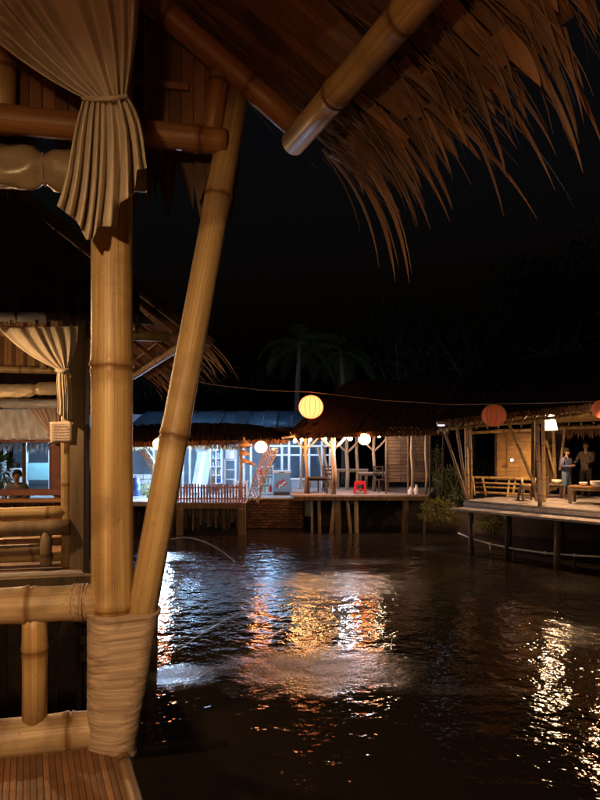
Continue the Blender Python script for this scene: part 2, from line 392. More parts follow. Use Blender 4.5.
# ================================================================== SETTING
# ---- pond
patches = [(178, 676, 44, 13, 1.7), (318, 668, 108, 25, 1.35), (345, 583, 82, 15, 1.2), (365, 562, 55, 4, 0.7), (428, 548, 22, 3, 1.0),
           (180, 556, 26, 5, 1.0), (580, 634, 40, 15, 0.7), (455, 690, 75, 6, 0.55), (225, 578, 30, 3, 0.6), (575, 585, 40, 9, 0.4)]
def make_water():
    m, t, b = newmat('pond_water')
    N, L = t.nodes, t.links
    geo = N.new('ShaderNodeNewGeometry')
    sep = N.new('ShaderNodeSeparateXYZ'); L.new(geo.outputs['Position'], sep.inputs[0])
    en = N.new('ShaderNodeTexNoise'); en.inputs['Scale'].default_value = 1.9; en.inputs['Detail'].default_value = 6
    L.new(geo.outputs['Position'], en.inputs['Vector'])
    def math_(op, a, b_=None, clamp=False):
        n = N.new('ShaderNodeMath'); n.operation = op; n.use_clamp = clamp
        for i, x in enumerate((a, b_)):
            if x is None: continue
            if isinstance(x, (int, float)): n.inputs[i].default_value = x
            else: L.new(x, n.inputs[i])
        return n.outputs[0]
    edge = math_('MULTIPLY', math_('SUBTRACT', en.outputs['Fac'], 0.5), 2.6)
    tot = None
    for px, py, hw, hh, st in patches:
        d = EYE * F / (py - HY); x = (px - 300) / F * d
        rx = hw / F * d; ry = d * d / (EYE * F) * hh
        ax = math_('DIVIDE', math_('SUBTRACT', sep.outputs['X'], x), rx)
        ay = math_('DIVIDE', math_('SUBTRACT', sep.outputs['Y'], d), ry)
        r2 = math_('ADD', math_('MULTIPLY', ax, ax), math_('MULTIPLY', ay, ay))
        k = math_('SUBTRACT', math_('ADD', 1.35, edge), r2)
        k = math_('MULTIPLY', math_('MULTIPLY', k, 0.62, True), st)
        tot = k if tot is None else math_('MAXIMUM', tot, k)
    # ripples: long swell, wind ripples, drop rings where the spray lands
    def noise(scale, detail, sx=1, sy=1, rough=0.5):
        mp = N.new('ShaderNodeMapping'); mp.inputs['Scale'].default_value = (sx, sy, 1)
        L.new(geo.outputs['Position'], mp.inputs[0])
        n = N.new('ShaderNodeTexNoise'); n.inputs['Scale'].default_value = scale; n.inputs['Detail'].default_value = detail
        n.inputs['Roughness'].default_value = rough
        L.new(mp.outputs[0], n.inputs['Vector']); return n.outputs['Fac']
    sw = noise(0.9, 2); rp = noise(3.0, 3, 1, 1.0); fi = noise(11, 3)
    near = N.new('ShaderNodeMapRange'); near.inputs['From Min'].default_value = 4.5; near.inputs['From Max'].default_value = 9
    near.inputs['To Min'].default_value = 0.95; near.inputs['To Max'].default_value = 1.0
    L.new(sep.outputs['Y'], near.inputs['Value'])
    h = math_('ADD', math_('MULTIPLY', sw, 0.012), math_('MULTIPLY', rp, 0.029))
    h = math_('ADD', h, math_('MULTIPLY', fi, 0.0050))
    h = math_('MULTIPLY', h, near.outputs[0])
    pf = math_('MULTIPLY', noise(26, 3, 1, 1, 0.6), 0.0065)
    h = math_('ADD', h, math_('MULTIPLY', pf, tot))
    bp = N.new('ShaderNodeBump'); bp.inputs['Strength'].default_value = 1.0; bp.inputs['Distance'].default_value = 1.0
    L.new(h, bp.inputs['Height']); L.new(bp.outputs[0], b.inputs['Normal'])
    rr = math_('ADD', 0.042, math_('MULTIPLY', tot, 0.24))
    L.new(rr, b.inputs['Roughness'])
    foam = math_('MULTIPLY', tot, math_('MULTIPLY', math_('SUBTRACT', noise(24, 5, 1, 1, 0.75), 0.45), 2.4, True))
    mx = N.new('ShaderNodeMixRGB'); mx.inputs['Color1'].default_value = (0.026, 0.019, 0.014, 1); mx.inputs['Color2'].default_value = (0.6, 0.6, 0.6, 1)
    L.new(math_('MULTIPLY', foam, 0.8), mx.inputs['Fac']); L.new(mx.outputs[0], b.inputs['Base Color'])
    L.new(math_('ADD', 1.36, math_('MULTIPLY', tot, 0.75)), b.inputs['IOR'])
    v = [(-120, -60, 0), (120, -60, 0), (120, 25, 0), (-120, 25, 0)]
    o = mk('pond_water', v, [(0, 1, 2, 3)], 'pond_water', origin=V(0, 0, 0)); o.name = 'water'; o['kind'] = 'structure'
make_water()

# ---- bank: one sheet to the horizon, stepping down under the pond
def bank():
    NX, v, f = 60, [], []
    prof = [(-0.6, -0.9), (0.0, -0.4), (0.25, 0.25), (0.8, 0.72), (1.6, 0.86), (4, 0.9), (9, 0.95), (25, 1.2), (80, 2.0), (400, 5), (1500, 8)]
    def edge(x):      # y of the pond edge
        return pl([(-200, 21.8), (-8, 21.9), (4.0, 22.0), (5.0, 20.2), (8, 19.2), (12, 17.5), (20, 14), (60, 6), (200, 0)], x) + 0.12 * math.sin(x * 2.1) + 0.08 * math.sin(x * 5.3)
    xs = sorted(set([-1500, -600, -200, -80, -40] + [-24 + i * 0.6 for i in range(81)] + [30, 45, 80, 200, 600, 1500]))
    for x in xs:
        for j, (dy, z) in enumerate(prof):
            v.append((x, edge(max(-200, min(200, x))) + dy, z + (rnd(-0.05, 0.05) if j > 2 else rnd(-0.03, 0.03))))
    n = len(prof)
    for i in range(len(xs) - 1):
        for j in range(n - 1):
            a = i * n + j; f.append((a, a + n, a + n + 1, a + 1))
    o = mk('ground', v, f, 'soil', smooth=True, origin=V(0, 22, 0)); o['kind'] = 'structure'
bank()

# ================================================================== gazebo roofs of the raised bamboo huts on the left
U = V(-0.976, -0.22, 0).normalized()          # along the gable, to the left
E = V(0.41, -0.912, 0).normalized()           # along the eave, towards us
def slope_frame(pitch=37):
    c, s = math.cos(math.radians(pitch)), math.sin(math.radians(pitch))
    S = (U * c + V(0, 0, s)).normalized()     # up the right slope
    nrm = S.cross(E).normalized()
    if nrm.z < 0: nrm = -nrm
    return S, nrm
S_UP, S_N = slope_frame()

def near_gazebo():
    base = W(111, 760, 1.9); base.z = 0
    g = root('bamboo_gazebo', base, 'bamboo gazebo in the foreground with lashed corner post, railing and ragged leaf roof', 'gazebo')
    C = V(-0.018, 2.162, EYE + 1.122)
    floor_z = 2.02
    # corner post and brace
    bamboo('post', W(112, 600, 1.9) * 1 + V(0, 0, -2.9), W(111, -60, 1.93), 0.066, 0.062, 'bamboo', g, 0.71, 28, 0.0015, start=0.006)
    bamboo('brace', W(118, 742, 1.87), W(245, 48, 2.19), 0.047, 0.044, 'bamboo', g, 0.93, 24, 0.001, start=0.955)
    # lashing round post and brace
    bq0, bq1 = W(118, 742, 1.87), W(245, 48, 2.19)
    def lash():
        rows, sides = 96, 56
        v, f, uv = [], [], []
        drift = 0
        for j in range(rows + 1):
            q = j / rows; py = lerp(612, 750, q)
            A = W(111.5, py, 1.9); tt = max(0.0, (A.z - bq0.z) / (bq1.z - bq0.z)); B = lerp(bq0, bq1, tt); B.z = A.z
            rl, rr = 0.0725, 0.0555
            drift = 0.6 * drift + rnd(-0.0006, 0.0006)
            rid = drift + 0.0003 * math.sin(j * 1.9) + (0.0035 if j < 3 else 0)
            for k in range(sides):
                th = 2 * PI * k / sides; dr = V(math.cos(th), math.sin(th), 0)
                pa = A + dr * rl; pb = B + dr * rr
                p = pb if pb.dot(dr) > pa.dot(dr) else pa
                p = p + dr * (rid + rnd(-0.0004, 0.0004)); p.z += 0.004 * math.sin(th * 2 + j * 0.11)
                v.append(p); uv.append((abs(2 * k / sides - 1), q * 0.42))
        for j in range(rows):
            for k in range(sides):
                k2 = (k + 1) % sides
                f.append((j * sides + k, (j + 1) * sides + k, (j + 1) * sides + k2, j * sides + k2))
        f.append(tuple(range(sides))); f.append(tuple(rows * sides + k for k in range(sides - 1, -1, -1)))
        return mk('lashing', v, f, 'lashing', g, uvs=uv, smooth=True)
    lash()
    # railing
    RL = U
    tr0 = W(90, 602, 1.9); tr1 = W(2, 604, 1.865); tr1 = tr0 + (tr1 - tr0) * 4.6
    tr1.z = tr0.z - 0.005
    bamboo('top_rail', tr0 + (tr0 - tr1).normalized() * 0.03, tr1, 0.053, 0.06, 'bamboo_pale', g, 0.165, 24, 0.002, start=0.045)
    br0 = W(94, 729, 1.9); br1 = br0 + (W(0, 738, 1.84) - br0) * 4.4; br1.z = br0.z - 0.004
    bamboo('bottom_rail', br0 + (br0 - br1).normalized() * 0.03, br1, 0.056, 0.062, 'bamboo_pale', g, 0.215, 24, 0.002, start=0.10)
    for k, s in enumerate((0.165, 0.62, 1.07)):
        a = lerp(tr0, tr1, s / (tr1 - tr0).length); b = lerp(br0, br1, (s + 0.008) / (br1 - br0).length)
        a.z -= 0.03; b.z += 0.03
        bamboo('baluster', b, a, 0.036, 0.036, 'bamboo', g, 0.24, 20, 0.002, start=0.22)
    # rail binding rings next to the post
    for z0, n0 in ((tr0, 5),):
        for k in range(n0):
            p = z0 + (tr1 - tr0).normalized() * (0.008 + 0.010 * k)
            d = (tr1 - tr0).normalized(); a, b = frame(d)
            pts = [p + (a * math.cos(t) + b * math.sin(t)) * 0.0555 + d * rnd(-0.002, 0.002) for t in [2 * PI * i / 18 for i in range(19)]]
            tube('rail_binding', pts, 0.0035, 'lashing', g, 6)
    # floor: split-bamboo slats on joists, edged with a culm
    e0 = W(121, 752, 1.86); e0.z = floor_z + 0.005
    fl = root('floor', V(e0.x, e0.y, floor_z), None, None); fl.parent = g; fl.location = V(e0.x, e0.y, floor_z) - base
    for k in range(138):
        p0 = e0 + U * (0.027 + 0.0172 * k) + V(0, 0, rnd(-0.0025, 0.0025)) - E * 0.02
        p1 = p0 + E * 3.4
        v, f = [], []
        for p in (p0, p1):
            for s, zz in ((-0.0085, -0.003), (-0.0074, 0.0), (0.0, 0.0004), (0.0074, 0.0), (0.0085, -0.003)):
                v.append(p + U * -s + V(0, 0, zz + 0.0))
        # three lengthwise stations so that a slat is not dead straight
        mid = [lerp(v[i], v[i + 5], 0.35) + V(rnd(-0.001, 0.001), 0, rnd(-0.002, 0.002)) for i in range(5)]
        vv = v[:5] + mid + v[5:]
        for r in range(2):
            for i in range(4): f.append((r * 5 + i, r * 5 + i + 1, (r + 1) * 5 + i + 1, (r + 1) * 5 + i))
        f.append((4, 3, 2, 1, 0)); f.append((10, 11, 12, 13, 14)); f.append((0, 5, 9, 4)); f.append((5, 10, 14, 9))
        mk('floor_slat', vv, f, 'slat', fl, origin=Vector(p0))
    bamboo('floor_edge', e0 - E * 0.03 + V(0, 0, -0.012), e0 + E * 3.4 + V(0, 0, -0.012), 0.02, 0.021, 'bamboo_old', g, 0.30, 14, 0.002)
    for k in range(4):
        q = e0 + E * (0.1 + 1.0 * k)
        bamboo('joist', q + V(0, 0, -0.075) - U * 0.02, q + U * 2.38 + V(0, 0, -0.075), 0.045, 0.045, 'bamboo_old', g, 0.4, 10, 0.002, fine=False)
    # other posts (behind the viewer and at the left corner)
    P0 = V(-0.589, 1.9, 0)
    for q in (P0 + U * 2.35, P0 + U * 2.35 + E * 3.2, P0 + E * 3.3 + U * 0.05):
        bamboo('post', V(q.x, q.y, -0.8), V(q.x, q.y, C.z + 0.15), 0.066, 0.062, 'bamboo', g, 0.5, 16, 0.002, fine=False)
    # gable frame
    tb0 = W(217, 141, 2.1); tb1 = tb0 + (W(0, 115, 1.95) - tb0) * 3.3; tb1.z = tb0.z
    bamboo('tie_beam', tb0 - (tb1 - tb0).normalized() * 0.03, tb1, 0.042, 0.05, 'bamboo_red', g, 0.42, 20, 0.002)
    GA = C.copy()
    run = 1.62
    ridge = C + U * run + V(0, 0, run * math.tan(math.radians(37)))
    bamboo('rafter', C - S_UP * 0.06 + V(0, 0, 0.012), ridge, 0.043, 0.046, 'bamboo_red', g, 0.34, 20, 0.002, start=0.26)
    bamboo('rafter', C + U * 2 * run + V(0, 0, 0.012), ridge + V(0, 0, 0.02), 0.043, 0.046, 'bamboo_red', g, 0.34, 14, 0.002)
    bamboo('strut', W(210, 142, 2.1), W(221, 66, 2.12), 0.036, 0.034, 'bamboo_red', g, 0.3, 16, 0.002)
    bamboo('strut', W(2, 130, 1.97), W(6, -60, 1.99), 0.04, 0.038, 'bamboo', g, 0.3, 16, 0.002)
    bamboo('purlin', C - E * 0.015 + V(0, 0, -0.045), C + E * 3.6 + V(0, 0, -0.045), 0.044, 0.043, 'bamboo', g, 0.36, 20, 0.0015, start=0.33)
    bamboo('ridge_pole', ridge - E * 0.05, ridge + E * 3.6, 0.05, 0.05, 'bamboo_red', g, 0.4, 14, 0.002, fine=False)
    for k in range(1, 4):
        b_ = E * (1.1 * k)
        bamboo('rafter', C + b_ + V(0, 0, 0.02) - S_UP * 0.05, ridge + b_, 0.035, 0.035, 'bamboo_red', g, 0.36, 12, 0.002, fine=False)
    # gable infill of upright strips
    gp = root('gable_panel', tb0, None, None); gp.parent = g; gp.location = tb0 - base
    O = tb0 + V(0, 0.07, 0.0)
    k = 0
    for i in range(52):
        s = 0.03 + i * 0.0415
        b0 = O + U * s + V(0, rnd(-0.003, 0.003), -0.02)
        rise = min((C - O).dot(-U) * 1.0 + s, 2 * run - ((C - O).dot(-U) + s)) * math.tan(math.radians(37)) - 0.03
        if rise < 0.08: continue
        v, f = beam_geo(b0, b0 + V(rnd(-0.003, 0.003), 0, rise + (C.z - O.z) + 0.075), 0.0405, 0.006, V(0, 1, 0.0))
        mk('mat_strip', v, f, 'mat_strip', gp)
    for zz in (0.20, 0.42, 0.66):
        s0 = zz / math.tan(math.radians(37)) - (C - O).dot(-U) + 0.1
        p0 = O + U * max(0.05, s0) + V(0, -0.02, zz); p1 = O + U * (2 * run - s0 - 0.8) + V(0, -0.02, zz)
        beam('mat_batten', p0, p1, 0.008, 0.022, 'mat_strip', gp)
    for i in range(130):                      # short fringe of leaves outside, under the tie beam
        s = rnd(-0.04, 2.0)
        blade('fringe_leaf', gp, 'thatch_dark', O + U * s + V(0, 0.03 + rnd(0, 0.05), 0.03), V(rnd(-0.2, 0.2), 0.25, -1), U, rnd(0.13, 0.26), rnd(0.04, 0.075), 0.2, rnd(-0.3, 0.3), 4, lin=True)
    # roof: backing sheet, underlay blades, fringe
    eave = 0.30
    Sx = lambda a, b, n=0.0: C + S_UP * a + E * b + S_N * (0.05 + n)
    rp = root('roof', ridge, None, None); rp.parent = g; rp.location = ridge - base
    top = (ridge - C).length + 0.05
    LN = 3.75
    v, f = [], []
    for n_ in (0.03, 0.09):
        v += [Sx(-eave * 0.72, -0.05, n_), Sx(-eave * 0.72, LN, n_), Sx(top, LN, n_), Sx(top, -0.05, n_)]
    f = [(0, 1, 2, 3), (7, 6, 5, 4), (0, 4, 5, 1), (1, 5, 6, 2), (2, 6, 7, 3), (3, 7, 4, 0)]
    mk('thatch_layer', v, f, 'thatch', rp)
    # left slope (seen only from elsewhere)
    S2 = (-U * math.cos(math.radians(37)) + V(0, 0, math.sin(math.radians(37)))).normalized()
    C2 = C + U * 2 * run
    v = []
    for n_ in (0.06, 0.14):
        up = S2 * 0 + V(0, 0, n_)
        v += [C2 - S2 * 0.25 - E * 0.05 + up, C2 - S2 * 0.25 + E * LN + up, C2 + S2 * top + E * LN + up, C2 + S2 * top - E * 0.05 + up]
    mk('thatch_layer', v, f, 'thatch', rp)
    rows = [(1.9, 0.75), (1.42, 0.75), (0.95, 0.72), (0.48, 0.74)]
    for a0, ln in rows:
        nb = 36
        for i in range(nb):
            b_ = 0.0 + i * (2.35 / nb) + rnd(-0.012, 0.012)
            n_ = rnd(-0.012, 0.022)
            d = (-S_UP + E * rnd(-0.05, 0.07)).normalized()
            blade('thatch_blade', rp, 'thatch', Sx(a0 + rnd(-0.05, 0.05), b_, n_), d, E, ln + rnd(-0.08, 0.06), rnd(0.075, 0.12), 0.0, rnd(-0.08, 0.08), 4, tip=0.45, crease=0.06)
    for i in range(230):                      # ragged eave: torn bundles, some long single tongues
        b_ = -0.06 + (i / 229) * 2.5 + rnd(-0.03, 0.03)
        d = (-S_UP + E * rnd(-0.30, 0.16)).normalized()
        kind = random.random()
        a0 = -eave * 0.72 + rnd(-0.03, 0.12)
        if kind < 0.45: ln, wd, dr = rnd(0.12, 0.25), rnd(0.04, 0.085), rnd(0.2, 0.7)
        elif kind < 0.82: ln, wd, dr = rnd(0.22, 0.38), rnd(0.026, 0.052), rnd(0.4, 1.1)
        else: ln, wd, dr = rnd(0.36, 0.56), rnd(0.016, 0.032), rnd(0.5, 1.3)
        if i in (0, 2, 5, 8, 11): ln, wd, dr, d, a0 = rnd(0.50, 0.64), 0.036, rnd(1.5, 2.1), (-S_UP + E * rnd(-0.05, 0.05)).normalized(), -0.12
        blade('eave_leaf', rp, 'thatch', Sx(a0, b_, rnd(-0.015, 0.05)), d, (E + V(0, 0, rnd(-0.35, 0.35))), ln, wd, dr, rnd(-1.2, 1.2), 8, crease=0.22, lin=True)
    mb = MB()
    for i in range(1300):                     # frayed fibres over the sheet and hanging from the edge
        b_ = rnd(-0.06, 2.5); edge_ = random.random() < 0.42
        a0 = -eave * 0.72 + rnd(-0.02, 0.15) if edge_ else rnd(-0.1, 1.3)
        ln = rnd(0.06, 0.32) if edge_ else rnd(0.15, 0.5)
        v, f_ = blade_geo(Sx(a0, b_, rnd(-0.03, 0.05) if edge_ else rnd(-0.025, 0.0)), -S_UP + E * rnd(-0.35, 0.3), E + V(0, 0, rnd(-0.5, 0.5)), ln, rnd(0.003, 0.010), rnd(0.2, 1.4) if edge_ else rnd(0, 0.05), rnd(-1, 1), 5, lin=True)
        mb.add(v, f_)
    mb.build('loose_fibre', 'thatch', rp)['kind'] = 'stuff'
    return g
near_gazebo()

# ---- pendant lamp that lights the foreground gazebo (hangs behind the viewer)
def pendant(label, top, bottom_c, bulb, r0=0.075, r1=0.15, h=0.2, shade='shade_lit', rb=0.035, lift=-0.012):
    o = root('pendant_lamp', bottom_c, label, 'lamp')
    c = Vector(bottom_c)
    lathe('lamp_shade', c, [(r1, 0), (r1 * 0.98, 0.004), (lerp(r1, r0, 0.5), h * 0.5), (r0, h), (r0 * 0.25, h + 0.01), (r0 * 0.25, h + 0.014), (r0 + 0.004, h + 0.006), (r1 + 0.004, 0.002), (r1, 0)], shade, o, 24)
    lathe('bulb', c + V(0, 0, lift), [(0.001, -rb)] + [(rb * math.cos(a), rb * math.sin(a)) for a in [-1.2, -0.8, -0.4, 0, 0.4, 0.8]] + [(rb * 0.4, rb * 1.5), (0.001, rb * 1.6)], bulb, o, 12)
    tube('cord', [c + V(0, 0, 0.02 + max(0, lift)), Vector(top)], 0.004, 'cable', o, 6)
    return o
pendant('white pendant lamp hanging in the foreground gazebo behind the viewer', V(-0.60, -0.3, EYE + 1.75), V(-0.60, -0.3, EYE + 0.62), 'bulb_lamp', shade='shade_dim')

# ---- curtains
def curtain(name_label, left, right, lowl, lowr, hem, d_top, d_tie, mat, folds=9, amp=0.03, group=None, thick=0.0, tie_r=None):
    """left/right: control pixels of the swag edges down to the tie; lowl/lowr: edges below; hem: (u, py) table"""
    tie_l, tie_r_ = left[-1], right[-1]
    tiept = W((tie_l[0] + tie_r_[0]) / 2, tie_l[1], d_tie)
    o = root('curtain', tiept, name_label, 'curtain', group)
    ph = [rnd(0, 6.28) for _ in range(4)]
    kn = [0.0]
    while kn[-1] < 1.3: kn.append(kn[-1] + rnd(0.22, 1.25) / folds * 0.8)
    kv = [rnd(0.15, 1.15) * (1 if i % 2 else -1) for i in range(len(kn))]
    def fold(u, k, sharp=1.0):
        u = max(0.0, u + 0.012 * math.sin(k * 3.1 + u * 8 + ph[0]) + 0.02 * k * math.sin(u * 5 + ph[1]))
        for i in range(len(kn) - 1):
            if kn[i] <= u <= kn[i + 1]:
                t = (u - kn[i]) / (kn[i + 1] - kn[i]); t = t * t * (3 - 2 * t); return lerp(kv[i], kv[i + 1], t) + 0.12 * math.sin(u * 60 + k * 4 + ph[2]) * (0.5 + 0.5 * math.sin(u * 7 + ph[3]))
        return kv[-1]
    def upper(u, v):
        l = bez(left, v); r = bez(right, v)
        cr = math.sin(PI * u)
        px = lerp(l[0], r[0], u); py = lerp(l[1], r[1], u) + 0
        d = lerp(d_top, d_tie, v) + fold(u, v) * amp * (1.15 - 0.75 * v) - cr * 0.035 * v
        return W(px, py, d)
    def lower(u, v):
        l = bez(lowl, v); r = bez(lowr, v)
        px = lerp(l[0], r[0], u)
        y0 = lerp(tie_l[1], tie_r_[1], u)
        py = lerp(y0, pl(hem, u), v)
        d = d_tie + fold(u, 1 + v * 0.6) * amp * (0.4 + 0.75 * v) - math.sin(PI * u) * (0.035 + 0.02 * math.sin(PI * min(1, v * 1.4)))
        return W(px, py, d)
    a = grid_surface('swag', upper, 150, 40, mat, o)
    b = grid_surface('tail', lower, 150, 40, mat, o)
    for q in (a, b):
        md = q.modifiers.new('s', 'SOLIDIFY'); md.thickness = 0.0012
    pts = []
    for i in range(13):
        u = i / 12
        pts.append(W(lerp(tie_l[0] - 1, tie_r_[0] + 1, u), lerp(tie_l[1], tie_r_[1], u) + 1.5 * math.sin(PI * u), d_tie - 0.045 * math.sin(PI * u) - amp * 0.42))
    tube('tie_band', pts, 0.0075 * (d_tie / 1.8) * 0.9, mat, o, 10)
    return o
curtain('beige curtain tied to the foreground corner post, tail hanging down its front',
        [(-95, -40), (-20, 35), (40, 78), (84, 98)], [(137, -60), (144, 0), (134, 60), (127, 96)],
        [(84, 98), (70, 112), (72, 160), (57, 206)], [(127, 96), (146, 118), (142, 150), (147, 168)],
        [(0, 206), (0.22, 221), (0.33, 240), (0.40, 239), (0.46, 226), (0.66, 227), (0.70, 203), (0.86, 194), (0.89, 170), (1, 168)],
        1.80, 1.775, 'cloth', 9, 0.040)

# ---- rolled blind under the tie beam
def rolled(label, p0, p1, r, mat, ties=(0.3, 0.75), sag=0.02, name='rolled_blind'):
    p0 = Vector(p0); p1 = Vector(p1)
    o = root(name, (p0 + p1) / 2 - V(0, 0, r), label, 'blind')
    n, sd = 70, 26
    v, f = [], []
    t = (p1 - p0); a, b = frame(t)
    for i in range(n + 1):
        q = i / n
        pinch = max([0] + [math.exp(-((q - s) / 0.018) ** 2) for s in ties])
        for k in range(sd):
            th = 2 * PI * k / sd
            rr = r * (1 - 0.3 * pinch) * (1 + 0.07 * math.sin(3 * th + q * 20) + 0.05 * math.sin(5 * th - q * 41) + 0.03 * math.sin(11 * th + q * 90))
            c = p0 + t * q - V(0, 0, sag * math.sin(PI * q))
            v.append(c + a * (rr * 0.8 * math.cos(th)) + b * (rr * math.sin(th)))
    for i in range(n):
        for k in range(sd):
            k2 = (k + 1) % sd; f.append((i * sd + k, i * sd + k2, (i + 1) * sd + k2, (i + 1) * sd + k))
    f.append(tuple(range(sd))); f.append(tuple(n * sd + k for k in range(sd)))
    mk('roll', v, f, mat, o, smooth=True)
    for s in ties:
        c = p0 + t * s - V(0, 0, sag * math.sin(PI * s))
        pts = [c + a * (r * 0.62 * math.cos(x)) + b * (r * 0.78 * math.sin(x)) for x in [2 * PI * i / 16 for i in range(17)]]
        pts[8:8] = []
        tube('tie', pts, 0.004, 'cable_pale', o, 6)
    return o
rolled('crumpled tarpaulin roll slung under the tie beam behind the tied foreground curtain', W(146, 172, 2.07), W(-190, 153, 1.87), 0.066, 'tarp', (0.12, 0.325, 0.7), 0.012)

# ================================================================== second hut (left, beyond the rail)
ROT_LABELS = {}
def hut(g, base, C, L, run, detail=1, z_eave=None, skip_near_left=False, matp='bamboo', nfringe=60):
    """roof of a hut like ours: C far right eave corner, L length towards us"""
    T37 = math.tan(math.radians(37))
    ridge = C + U * run + V(0, 0, run * T37)
    for b_ in (0, L):
        q = E * b_
        bamboo('rafter', C + q - S_UP * 0.05, ridge + q, 0.04, 0.04, 'bamboo_red', g, 0.36, 12, 0.002, fine=False)
        bamboo('rafter', C + U * 2 * run + q, ridge + q + V(0, 0, 0.02), 0.04, 0.04, 'bamboo_red', g, 0.36, 12, 0.002, fine=False)
        bamboo('tie_beam', C + q + U * 0.15 + V(0, 0, 0.0), C + q + U * (2 * run - 0.15), 0.05, 0.055, matp, g, 0.42, 14, 0.002, fine=False)
    for k in range(1, 4):
        q = E * (L * k / 4)
        bamboo('rafter', C + q, ridge + q, 0.033, 0.033, 'bamboo', g, 0.36, 10, 0.002, fine=False)
    bamboo('purlin', C + V(0, 0, -0.07), C + E * (L + 0.05) + V(0, 0, -0.07), 0.045, 0.045, 'bamboo_pale', g, 0.36, 14, 0.002, fine=False)
    bamboo('purlin', C + U * 2 * run + V(0, 0, -0.06), C + U * 2 * run + E * L + V(0, 0, -0.06), 0.045, 0.045, 'bamboo', g, 0.36, 10, 0.002, fine=False)
    rp = root('roof', ridge, None, None); rp.parent = g; rp.location = ridge - base
    top = (ridge - C).length + 0.05
    S2 = (-U * math.cos(math.radians(37)) + V(0, 0, math.sin(math.radians(37)))).normalized()
    C2 = C + U * 2 * run
    f = [(0, 1, 2, 3), (7, 6, 5, 4), (0, 4, 5, 1), (1, 5, 6, 2), (2, 6, 7, 3), (3, 7, 4, 0)]
    for c0, s_, nn in ((C, S_UP, S_N), (C2, S2, V(-S_N.x, -S_N.y, S_N.z))):
        v = []
        for n_ in (0.06, 0.14):
            v += [c0 - s_ * 0.25 - E * 0.1 + nn * n_, c0 - s_ * 0.25 + E * (L + 0.12) + nn * n_, c0 + s_ * top + E * (L + 0.12) + nn * n_, c0 + s_ * top - E * 0.1 + nn * n_]
        mk('thatch_layer', v, f, 'thatch', rp)
    for k in range(6):                        # battens under the right slope
        a_ = 0.12 + 0.3 * k
        bamboo('batten', C + S_UP * a_ + S_N * 0.035 - E * 0.05, C + S_UP * a_ + S_N * 0.035 + E * (L + 0.05), 0.016, 0.016, 'bamboo', g, 0.4, 8, 0.002, fine=False)
    for i in range(nfringe):
        b_ = -0.08 + (i / (nfringe - 1)) * (L + 0.2) + rnd(-0.03, 0.03)
        d = (-S_UP + E * rnd(-0.2, 0.2)).normalized()
        blade('eave_leaf', rp, 'thatch', C - S_UP * rnd(0.0, 0.22) + E * b_ + S_N * rnd(0.04, 0.1), d, E + V(0, 0, rnd(-0.3, 0.3)), rnd(0.35, 0.65), rnd(0.035, 0.07), rnd(0.3, 0.9), rnd(-0.8, 0.8), 6, bulge=0.5)
    return ridge, rp

